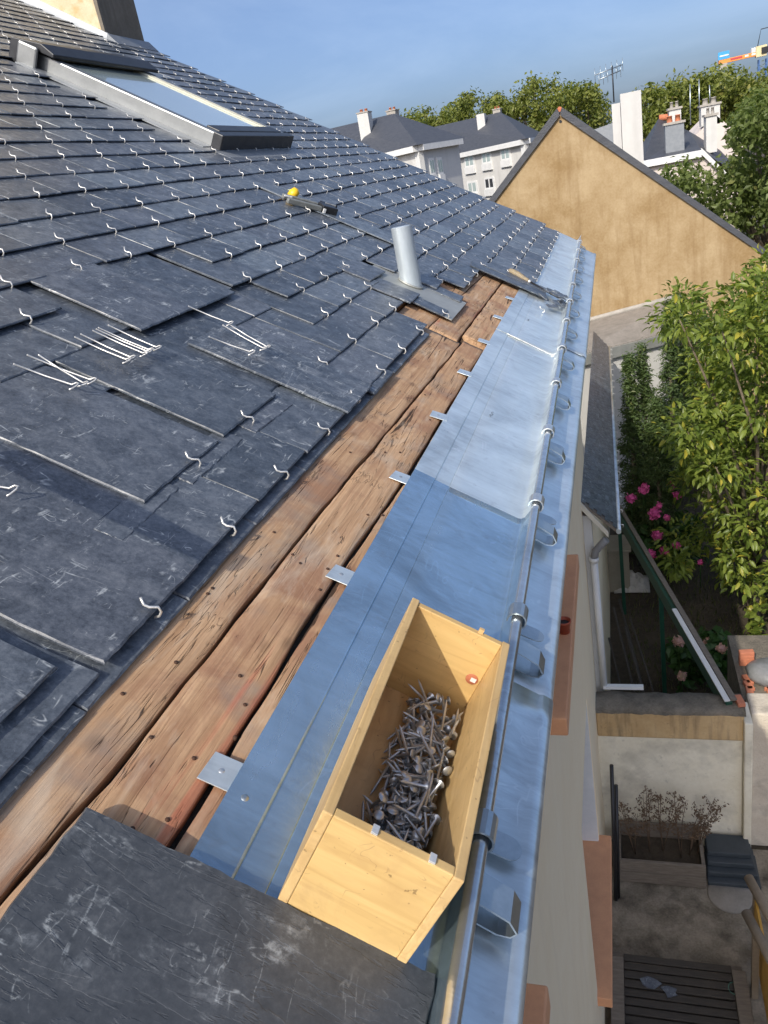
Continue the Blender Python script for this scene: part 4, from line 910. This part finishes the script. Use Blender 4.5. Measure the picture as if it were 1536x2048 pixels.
stack(1240, 1282, 184, 345, 15.0, .5, WHITER); stack(1223, 1240, 207, 330, 15.0, .4, WHITER)
# antenna
aa = at(1228, 205, 15.2); an = empty('antenna', aa, 'thin metal television antenna fixed on the white chimney', 'antenna')
m = MB(); m.tube([aa, aa + Vector((0, 0, .55))], .012, 6); m.build('mast', DARKM, an)
for k, (z, l) in enumerate(((.5, .28), (.42, .22))):
    m = MB(); m.tube([aa + Vector((-l, -.1, z - .04)), aa + Vector((l * .6, .1, z + .04))], .008, 5)
    for j in range(6): t = -l + 1.6 * l * j / 5; m.tube([aa + Vector((t, -.1 + .2 * j / 5, z - .04 + .08 * j / 5 - .1)), aa + Vector((t, -.1 + .2 * j / 5, z - .04 + .08 * j / 5 + .1))], .005, 4)
    m.build('boom', GALV, an)
# shed against the gable
sh = empty('shed', (.3, 12, 0), 'low white shed with mossy fibre cement roof against the ochre gable', 'shed')
e0, e1 = at(1196, 712, 11.0), at(1352, 664, 11.9); t0, t1 = at(1172, 655, 12.93), at(1364, 597, 12.96)
e0.x -= .35; t0.x -= .35
m = MB(); m.prism([e0, e1, t1, t0], (0, 0, .03)); m.build('roof', FIBRE, sh)
m = MB(); m.prism([e0 + Vector((0, -.05, -.13)), e1 + Vector((0, -.05, -.13)), e1 + Vector((0, -.05, .02)), e0 + Vector((0, -.05, .02))], (0, .048, 0)); m.build('fascia', ZGREY, sh)
for s in range(3):
    a = e0.lerp(e1, s / 3); b = e0.lerp(e1, (s + 1) / 3); m = MB(); m.prism([(a.x, a.y + .02, 0), (b.x, b.y + .02, 0), (b.x, b.y + .02, b.z - .005), (a.x, a.y + .02, a.z - .005)], (0, .1, 0)); m.build('wall_panel', WHITER, sh)
m = MB(); m.prism([(e1.x - .01, e1.y + .02, 0), (t1.x - .01, t1.y - .03, 0), t1 + Vector((-.01, -.03, -.005)), e1 + Vector((-.01, .02, -.005))], (-.1, 0, 0)); m.build('side_wall', WHITER, sh)
m = MB(); a = t0.lerp(t1, .0); m.tube([t0 + Vector((0, .03, .045)), t0.lerp(t1, .5) + Vector((0, .02, .05)), t1 + Vector((0, .03, .045))], .04, 8); m.build('mortar_fillet', CONCP, sh)

# ================================================================== APARTMENT BLOCKS
def rect(m, p, q, z0, z1, t, out):         # box standing on segment p-q between two heights, pushed outwards
    p = Vector(p); q = Vector(q); n = Vector((q.y - p.y, -(q.x - p.x), 0)).normalized() * out
    m.prism([Vector((p.x, p.y, z0)) + n, Vector((q.x, q.y, z0)) + n, Vector((q.x, q.y, z1)) + n, Vector((p.x, p.y, z1)) + n], -n * t / out)
def block(e, corner, lend, rend, rj, ri, mats, parent):
    """corner, left end and right end of the eave, the two ridge ends above; hipped roof and walls"""
    c, l, r = Vector(corner), Vector(lend), Vector(rend); ez = c.z; l.z = r.z = ez; bk = l + (r - c)
    for a, b, mt in ((l, c, mats[0]), (c, r, mats[1])):  # right wall gets the greyer render: its shaded side is painted in
        m = MB(); rect(m, a, b, 0, ez - .25, .3, .01); m.build('wall', mt, parent)
        m = MB(); rect(m, a, b, ez - .3, ez, .5, .35); m.build('cornice', WHITEP, parent)
    ov = .38; nl = (l - c).normalized(); nr_ = (r - c).normalized(); C_ = c - (nl + nr_) * ov; L_ = l + nl * ov - nr_ * ov; R2 = r + nr_ * ov - nl * ov; B_ = bk + (nl + nr_) * ov
    m = MB(); m.poly([C_, rj, ri, L_]); m.poly([C_, R2, rj]); m.poly([R2, B_, ri, rj]); m.poly([L_, ri, B_]); m.poly([L_, B_, R2, C_]); return m.build('roof', ROOFF, parent)
def win(parent, cx_, cy_, wpx, hpx, plane, mat_, n, dark=False):
    """window on a vertical plane (point, normal) seen at the given pixels"""
    pt, nn = plane
    def hit(x, y): d_ = wray(x, y); return EYE + d_ * ((pt - EYE).dot(nn) / d_.dot(nn))
    q = [hit(cx_ - wpx, cy_ + hpx), hit(cx_ + wpx, cy_ + hpx), hit(cx_ + wpx, cy_ - hpx), hit(cx_ - wpx, cy_ - hpx)]
    c = sum(q, Vector()) / 4; tdir = Vector((-nn.y, nn.x, 0)); tdir = tdir if tdir.x > 0 else -tdir
    hw = abs((q[1] - q[0]).dot(tdir)) / 2; hh = abs(q[2].z - q[1].z) / 2
    R4 = [c - tdir * hw + Vector((0, 0, -hh)), c + tdir * hw + Vector((0, 0, -hh)), c + tdir * hw + Vector((0, 0, hh)), c - tdir * hw + Vector((0, 0, hh))]
    m = MB(); m.prism([p + nn * .06 for p in R4], -nn * .055); o = m.build('window', WHITEP, parent)
    for s in (-1, 1):
        cc = c + tdir * hw * .42 * s + nn * .068; a, b = tdir * hw * .30, Vector((0, 0, hh * .72))
        m = MB(); m.prism([cc - a - b, cc + a - b, cc + a + b, cc - a + b], -nn * .006); m.build('pane', WINGL if dark else GLASS, o)
    m = MB(); z = Vector((0, 0, -hh - .06)); m.prism([R4[0] + z + nn * .14, R4[1] + z + nn * .14, R4[1] + nn * .14 + Vector((0, 0, -hh * .0 - .005)), R4[0] + nn * .14 + Vector((0, 0, -.005))], -nn * .13); m.build('sill', WHITEP, o)
ab = empty('apartment_block', at(800, 330, 46), 'white apartment block with hipped slate roof and a tall white chimney on its slope', 'building')
c = at(836, 294, 44.0); l = at(640, 345, 50); r = at(908, 294, 46.0); l.y = 51.5; r.y = 47.5
ab.location.z = 0; WM[ab.name] = Matrix.Translation(ab.location)
c.z = at(836, 290, 44).z; rf1 = block(ab, c, l, r, at(788, 227, 49.5), at(640, 262, 55), (WHITER, GREYSHADE), ab)
pr = (Vector((c.x, c.y, 0)), Vector((r.y - c.y, -(r.x - c.x), 0)).normalized())
win(ab, 863, 333, 5, 17, pr, None, 1); win(ab, 879, 332, 5, 17, pr, None, 1)
stack(713, 735, 226, 290, 49.0, .9, WHITER, TERRA, rf1); stack(772, 790, 222, 250, 50.5, 1.0, CONCP, TERRA, rf1)
a2 = empty('apartment_block', at(980, 330, 58), 'pale grey apartment block with small white framed windows and hipped slate roof', 'building'); a2.location.z = 0; WM[a2.name] = Matrix.Translation(a2.location)
c = at(1049, 278, 54.0); l = at(840, 318, 60); r = at(1080, 274, 57); l.y = 64; r.y = 60
rf2 = block(a2, c, l, r, at(1000, 224, 60.5), at(850, 258, 68), (WHITER, GREYSHADE), a2)
pw = (Vector((c.x, c.y, 0)), Vector((c.y - l.y, -(c.x - l.x), 0)).normalized()); 
if pw[1].y > 0: pw = (pw[0], -pw[1])
for x, y, dk in ((940, 322, 0), (974, 315, 0), (946, 374, 0), (980, 366, 1), (911, 330, 1), (1012, 308, 0)): win(a2, x, y, 10, 12, pw, None, 1, bool(dk))
stack(952, 968, 228, 262, 60.0, 1.0, WHITER, None, rf2); stack(985, 1000, 219, 232, 61.0, 1.0, CONCP, TERRA, rf2)

# ================================================================== HOUSE ON THE RIGHT
rh = empty('right_house', (5, 26, 0), 'pale pinkish house with dark slate roof and several chimneys behind the garden tree', 'house')
Y = 24.0
a, b, e = at(1290, 325, Y), at(1402, 304, Y), at(1476, 372, Y)
m = MB(); m.prism([(a.x, Y, 0), (e.x + 1.5, Y, 0), (e.x + 1.5, Y, e.z - 1.2), (e.x, Y, e.z), (b.x, Y, b.z), (a.x, Y, a.z - .05)], (0, 7, 0)); m.build('wall', PINKR, rh)
m = MB(); m.prism([a + Vector((-.2, -.15, -.12)), b + Vector((0, -.15, -.12)), b + Vector((0, -.15, .05)), a + Vector((-.2, -.15, .05))], (0, .14, 0)); m.build('eave_board', WHITEP, rh)
m = MB(); m.prism([b + Vector((0, -.15, -.06)), e + Vector((0, -.15, -.1)), e + Vector((0, -.15, .05)), b + Vector((0, -.15, .1))], (0, .14, 0)); m.build('verge_board', WHITEP, rh)
t1_, t2_ = at(1318, 236, Y + 3.5), at(1378, 262, Y + 3.5); q0, q1, q2 = at(1284, 325, Y - .1), at(1404, 303, Y - .1), at(1500, 362, Y)
m = MB(); m.poly([q0, q1, t2_, t1_]); m.poly([q1, q2, at(1440, 300, Y + 3.5), t2_]); m.poly([q0, t1_, Vector((q0.x, Y + 7, q0.z))]); m.poly([t1_, t2_, at(1440, 300, Y + 3.5), q2, Vector((q2.x, Y + 7, q2.z)), Vector((q0.x, Y + 7, q0.z))]); rr_ = m.build('roof', ROOFF, rh)
m = MB(); m.tube([t1_, t1_ + Vector((.55, 0, -.05))], .09, 8); m.build('ridge_tile', TERRA, rr_)
stack(1330, 1368, 248, 312, Y + .6, .5, LEAD, TERRA, rh); stack(1338, 1362, 219, 262, Y + 3.0, .6, WHITER, CONCP, rh)
stack(1412, 1434, 232, 305, Y + .8, .6, WHITER, CONCP, rh); stack(1402, 1440, 211, 250, Y + 4, .6, WHITER, CONCP, rh)
a, b, e = at(1387, 275, Y + 4), at(1432, 230, Y + 4), at(1486, 275, Y + 4)
m = MB(); m.prism([Vector((a.x, Y + 4, 2)), Vector((e.x, Y + 4, 2)), e, b, a], (0, 4, 0)); m.build('rear_gable', PINKR, rh)
for x, yb, ytp in ((1381, 250, 168), (1399, 240, 158), (1420, 215, 170)):
    p = at(x, yb, Y + 5); q = at(x - 1, ytp, Y + 5); m = MB(); m.tube([p, q], .018, 5); m.build('aerial_mast', GALV, rh)
fr = empty('slate_dormer', at(1210, 270, 30), 'small grey slate roof with a round topped dormer behind the white chimney', 'roof')
a, b, c_ = at(1180, 262, 30), at(1228, 245, 30), at(1230, 300, 30); m = MB(); m.prism([a, at(1178, 300, 30), c_, b], (0, 3, 0)); m.build('slope', LEAD, fr)

# ================================================================== TREES
def tree_px(name, poly, n, ya, yb, ra, rb, nper, size, mat, base, r0, seed, label, cat='tree', group=None, ratio=.55, nb=14):
    cl = clumps(poly, n, ya, yb, ra, rb, seed); e = empty(name, base, label, cat, group)
    leaf_cloud(cl, nper, size, seed, ratio).build('crown', mat, e); branches(base, cl, r0, nb, seed, e); return e, cl
def blob(cx_, cy_, rx, ry, seed, n=16):
    rr = random.Random(seed); return [(cx_ + rx * math.cos(t) * rr.uniform(.8, 1.1), cy_ + ry * math.sin(t) * rr.uniform(.75, 1.12)) for t in [2 * math.pi * k / n for k in range(n)]]
far = [(868, 250, 55, 26, 72, 'low rounded olive green tree behind the two apartment blocks'), (975, 225, 62, 46, 76, 'broad green tree rising behind the grey apartment block'), (1085, 215, 62, 55, 74, 'tallest green tree behind the ochre gable'), (1165, 222, 58, 52, 72, 'green tree between the ochre gable and the white chimney'), (1318, 225, 52, 48, 60, 'pale green tree to the side of the white chimney before the dark slate roof'), (1392, 205, 58, 52, 64, 'olive green tree behind the thin aerial masts'), (1465, 205, 58, 55, 62, 'yellowish green tree below the tower crane'), (1540, 200, 55, 50, 60, 'olive tree in front of the crane mast')]
for k, (x, y, rx, ry, Yd, lb) in enumerate(far):
    b = at(x, y, Yd); tree_px('tree', blob(x, y, rx, ry, k) + [(x - rx, y + 95), (x + rx, y + 95)][:0], 30, Yd - 4, Yd + 3, .5, 1.35, 170, .34, FARL, Vector((b.x, Yd, 0)), .3, 200 + k, lb, group=None)
    cl = clumps(blob(x, y + ry * 1.1, rx, ry * .9, k + 50), 16, Yd - 2, Yd + 2, 1.2, 1.8, 260 + k)
POLD = [(1440, 330), (1455, 275), (1480, 235), (1536, 205), (1620, 190), (1620, 560), (1540, 520), (1500, 480), (1440, 440), (1385, 425), (1345, 395), (1352, 350), (1372, 335), (1395, 375), (1430, 385)]
tree_px('oak_tree', POLD, 80, 18.5, 22.5, .24, .56, 130, .16, OAK, (at(1500, 500, 20.5).x + .6, 20.5, 0), .2, 301, 'dark green spreading tree beyond the ochre gable in front of the pink house')
# garden shrub with big glossy leaves
POLS = [(1352, 600), (1405, 560), (1445, 590), (1490, 565), (1540, 500), (1640, 480), (1650, 1240), (1500, 1190), (1455, 1130), (1400, 1090), (1345, 1140), (1335, 1085), (1395, 1040), (1375, 985), (1335, 960), (1318, 900), (1300, 850), (1345, 790), (1370, 730), (1335, 660)]
sb = Vector((1.30, 8.0, 0)); shrub = empty('garden_tree', sb, 'leafy garden tree with big glossy yellow-green leaves and pale trunk', 'tree')
cl = clumps(POLS, 175, 7.2, 9.6, .15, .30, 401)
rr = random.Random(402)
def big_leaf():
    m = MB(); n = 4; L = 1.0; a = []
    for k in range(n + 1):
        t = k / n; hw = .21 * math.sin(math.pi * min(1, t * .92 + .08)) ** .8 * (1 if t < 1 else 0); z = -.25 * t * t
        a.append(m.add([(t * L, -hw, z + hw * .5), (t * L, 0, z), (t * L, hw, z + hw * .5)]))
    for k in range(n): m.face([a[k], a[k] + 1, a[k + 1] + 1, a[k + 1]], True); m.face([a[k] + 1, a[k] + 2, a[k + 1] + 2, a[k + 1] + 1], True)
    return m
BL = big_leaf(); BLM = BL.mesh('leaf', LEAF); crown = MB(); leaves = []
for c, r_ in cl:
    for _ in range(95):
        d = Vector((rr.gauss(0, 1), rr.gauss(0, 1), rr.gauss(0, 1))).normalized(); p = Vector(c) + d * r_ * rr.random() ** .4
        t = (d + Vector((rr.gauss(0, .5), rr.gauss(0, .5), rr.gauss(-.15, .4)))).normalized(); up = Vector((rr.gauss(0, .45), rr.gauss(0, .45), 1)); b = up.cross(t).normalized(); nn = t.cross(b)
        s = rr.uniform(.055, .112); Ml = Matrix.Translation(p) @ Matrix((t, b, nn)).transposed().to_4x4() @ Matrix.Scale(s, 4); leaves.append(((p - EYE).length / s, Ml))
leaves.sort(key=lambda q: q[0])
for k, (_, Ml) in enumerate(leaves):
    if k < 280: inst('leaf', BLM, Ml, shrub)
    else:
        b = crown.add([Ml @ Vector(q) for q in BL.v])
        for f_ in BL.f: crown.face([b + q for q in f_], True)
o = crown.build('crown', LEAF, shrub, kind='stuff')
branches(sb, cl, .075, 34, 405, shrub, .42)
yl = leaf_cloud([(Vector((1.25, 7.7, z)), .14) for z in (.25, .5, .75)], 40, .1, 411, .6); yl.build('trunk_shoots', LEAF, shrub)
# hedge and conifers
def conifer(x, ytip, Y, w_, seed, label):
    tip = at(x, ytip, Y); e = empty('conifer', (tip.x, Y, 0), label, 'conifer'); rr = random.Random(seed); cl = []
    for k in range(210):
        t = rr.random() ** .75; z = tip.z - t * (tip.z - .15); R = w_ * min(1, t * 1.9 + .06) * rr.uniform(.3, 1); a = rr.uniform(0, 6.28); cl.append((Vector((tip.x + R * math.cos(a), Y + R * math.sin(a), z)), .07 + .04 * rr.random()))
    m = leaf_cloud(cl, 60, .055, seed, .35, .2, 1.4); m.build('foliage', CONIF, e)
    m = MB(); m.tube([(tip.x, Y, 0), (tip.x, Y, tip.z * .9)], [.05, .01], 7); m.build('trunk', BARK, e)
conifer(1256, 702, 9.9, .15, 501, 'narrow cypress tip growing closest to the lean-to gutter'); conifer(1284, 688, 10.1, .18, 502, 'cypress with a sharp tip in front of the white shed wall')
conifer(1312, 800, 9.4, .24, 505, 'shorter dark bushy cypress beside the leafy garden tree'); conifer(1337, 600, 11.4, .20, 503, 'tall slim cypress covering the corner of the shed roof'); conifer(1362, 592, 11.9, .13, 504, 'thin cypress behind the corner of the shed')
cl = clumps([(1375, 610), (1432, 600), (1470, 640), (1470, 900), (1380, 900)], 40, 11.8, 12.6, .22, .34, 520)
e = empty('hedge', (1.3, 12.2, 0), 'dark green clipped hedge between shed and garden tree', 'hedge'); leaf_cloud(cl, 150, .07, 521, .5).build('foliage', CONIF, e); m = MB(); m.tube([(1.3, 12.2, 0), (1.3, 12.2, 1.6)], [.05, .03], 7); m.build('stem', BARK, e)
def hydrangea(x0, y0, z, R, fl, seed, mat, label):
    e = empty('hydrangea', (x0, y0, 0), label, 'hydrangea'); rr = random.Random(seed)
    cl = [(Vector((x0 + rr.uniform(-R, R), y0 + rr.uniform(-R, R) * .8, rr.uniform(.2, z))), .13) for _ in range(28)]
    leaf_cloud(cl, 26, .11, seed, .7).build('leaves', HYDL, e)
    for (px_, py_, Yd, r_) in fl:
        c = at(px_, py_, Yd); m = leaf_cloud([(c, r_)], 150, r_ * .55, seed + px_, .9, .1, .2)
        s = MB(); s.lathe((c.x, c.y, c.z), [(.0001, -r_ * .8), (r_ * .6, -r_ * .5), (r_ * .85, 0), (r_ * .6, r_ * .55), (.0001, r_ * .8)], 10); b = m.add(s.v)
        for f_ in s.f: m.face([b + q for q in f_], True)
        m.build('flower_head', mat, e)
        q = MB(); q.tube([c, (c.x, c.y + .03, max(.1, c.z - .35))], .006, 5); q.build('flower_stem', HYDL, e)
hydrangea(.42, 9.3, .85, .42, [(1262, 996, 8.9, .06), (1289, 975, 9.2, .055), (1286, 981, 9.1, .05), (1341, 975, 9.3, .055), (1355, 990, 9.1, .05), (1309, 1027, 8.7, .07), (1318, 1012, 8.9, .04), (1315, 1070, 8.5, .065), (1301, 1108, 8.2, .06), (1329, 1101, 8.3, .055), (1334, 1035, 8.8, .04), (1352, 1090, 8.4, .05), (1401, 1124, 8.4, .035)], 601, PINKF, 'hydrangea bush with bright pink flower heads below the garden tree')
hydrangea(.62, 6.9, .62, .22, [(1357, 1283, 6.7, .055), (1415, 1287, 6.9, .055), (1442, 1297, 6.7, .05), (1364, 1352, 6.5, .045)], 602, PALEF, 'small hydrangea with faded pinkish flower heads beside the white capped beam')
# rough grass in the garden
gm = MB(); rr = random.Random(77)
for _ in range(7000):
    x, y = rr.uniform(-.1, 3.4), rr.uniform(5.6, 12); a = rr.uniform(0, 6.28); h = rr.uniform(.03, .09); i = gm.add([(x, y, -.012), (x + .012 * math.cos(a), y + .012 * math.sin(a), -.012), (x + rr.uniform(-.03, .03), y + rr.uniform(-.03, .03), h)]); gm.face([i, i + 1, i + 2])
gm.build('grass', GRASS, label='patchy rough grass on the garden soil', cat='grass', kind='stuff')

# ================================================================== CRANE
cr = empty('tower_crane', (61, 400, 0), 'orange jibbed tower crane with blue mast and blue sign behind the trees', 'crane')
Yc = 400.0; t = at(1525, 118, Yc); b = at(1526, 190, Yc)
m = MB(); s = 1.45
for sx in (-1, 1):
    for sy in (-1, 1): m.box(t.x + sx * s - .22, t.x + sx * s + .22, Yc + sy * s - .2, Yc + sy * s + .2, 0, t.z)
z = 0
while z < t.z - 3:
    for a, c in ((-1, 1), (1, -1)): m.tube([(t.x + a * s, Yc - s, z), (t.x + c * s, Yc - s, z + 3)], .16, 4); m.tube([(t.x + a * s, Yc + s, z), (t.x + c * s, Yc + s, z + 3)], .16, 4)
    z += 3
m.build('mast', CBLUE, cr)
j0 = at(1437, 124, Yc); j1 = at(1515, 106, Yc); dv_ = j1 - j0
def jb(name, mat, a, c, lo, hi, dy=1.2, yo=0):
    p, q = j0.lerp(j1, a), j0.lerp(j1, c); m = MB(); m.hexa([p + Vector((0, yo - dy, lo)), q + Vector((0, yo - dy, lo)), q + Vector((0, yo + dy, lo)), p + Vector((0, yo + dy, lo)), p + Vector((0, yo - dy, hi)), q + Vector((0, yo - dy, hi)), q + Vector((0, yo + dy, hi)), p + Vector((0, yo + dy, hi))]); return m.build(name, mat, cr)
jb('counter_jib', ORANGE, 0, 1.0, -1.0, .5); jb('counterweight', CONCP, .01, .22, -3.2, -1.01); jb('sign_panel', SIGNB, -.02, .27, .51, 3.4, .3, -1.0); jb('sign_panel_band', WHITEP, .02, .25, 1.6, 2.1, .05, -1.36)
jb('jib_lettering', CRED, .3, .6, -.5, .2, .03, -1.25); jb('winch', WHITEP, .84, .94, .51, 2.2); jb('plate', WHITEP, .67, .76, -.5, .2, .03, -1.25); jb('plate', WHITEP, .84, .94, -.5, .2, .03, -1.25); jb('turntable', CREAM, .95, 1.22, -1.6, 2.4, 1.6); jb('cab', BLACKP, 1.08, 1.25, -.6, 1.6, .3, -1.95)
p = j1 + Vector((0, 0, 2.4)); m = MB(); m.tube([p, p + Vector((1.2, 0, 6)), p + Vector((30, 0, 7.2))], .18, 5); m.build('pendant_line', DARKM, cr); jb('jib', ORANGE, 1.2, 4.0, -.6, .8)
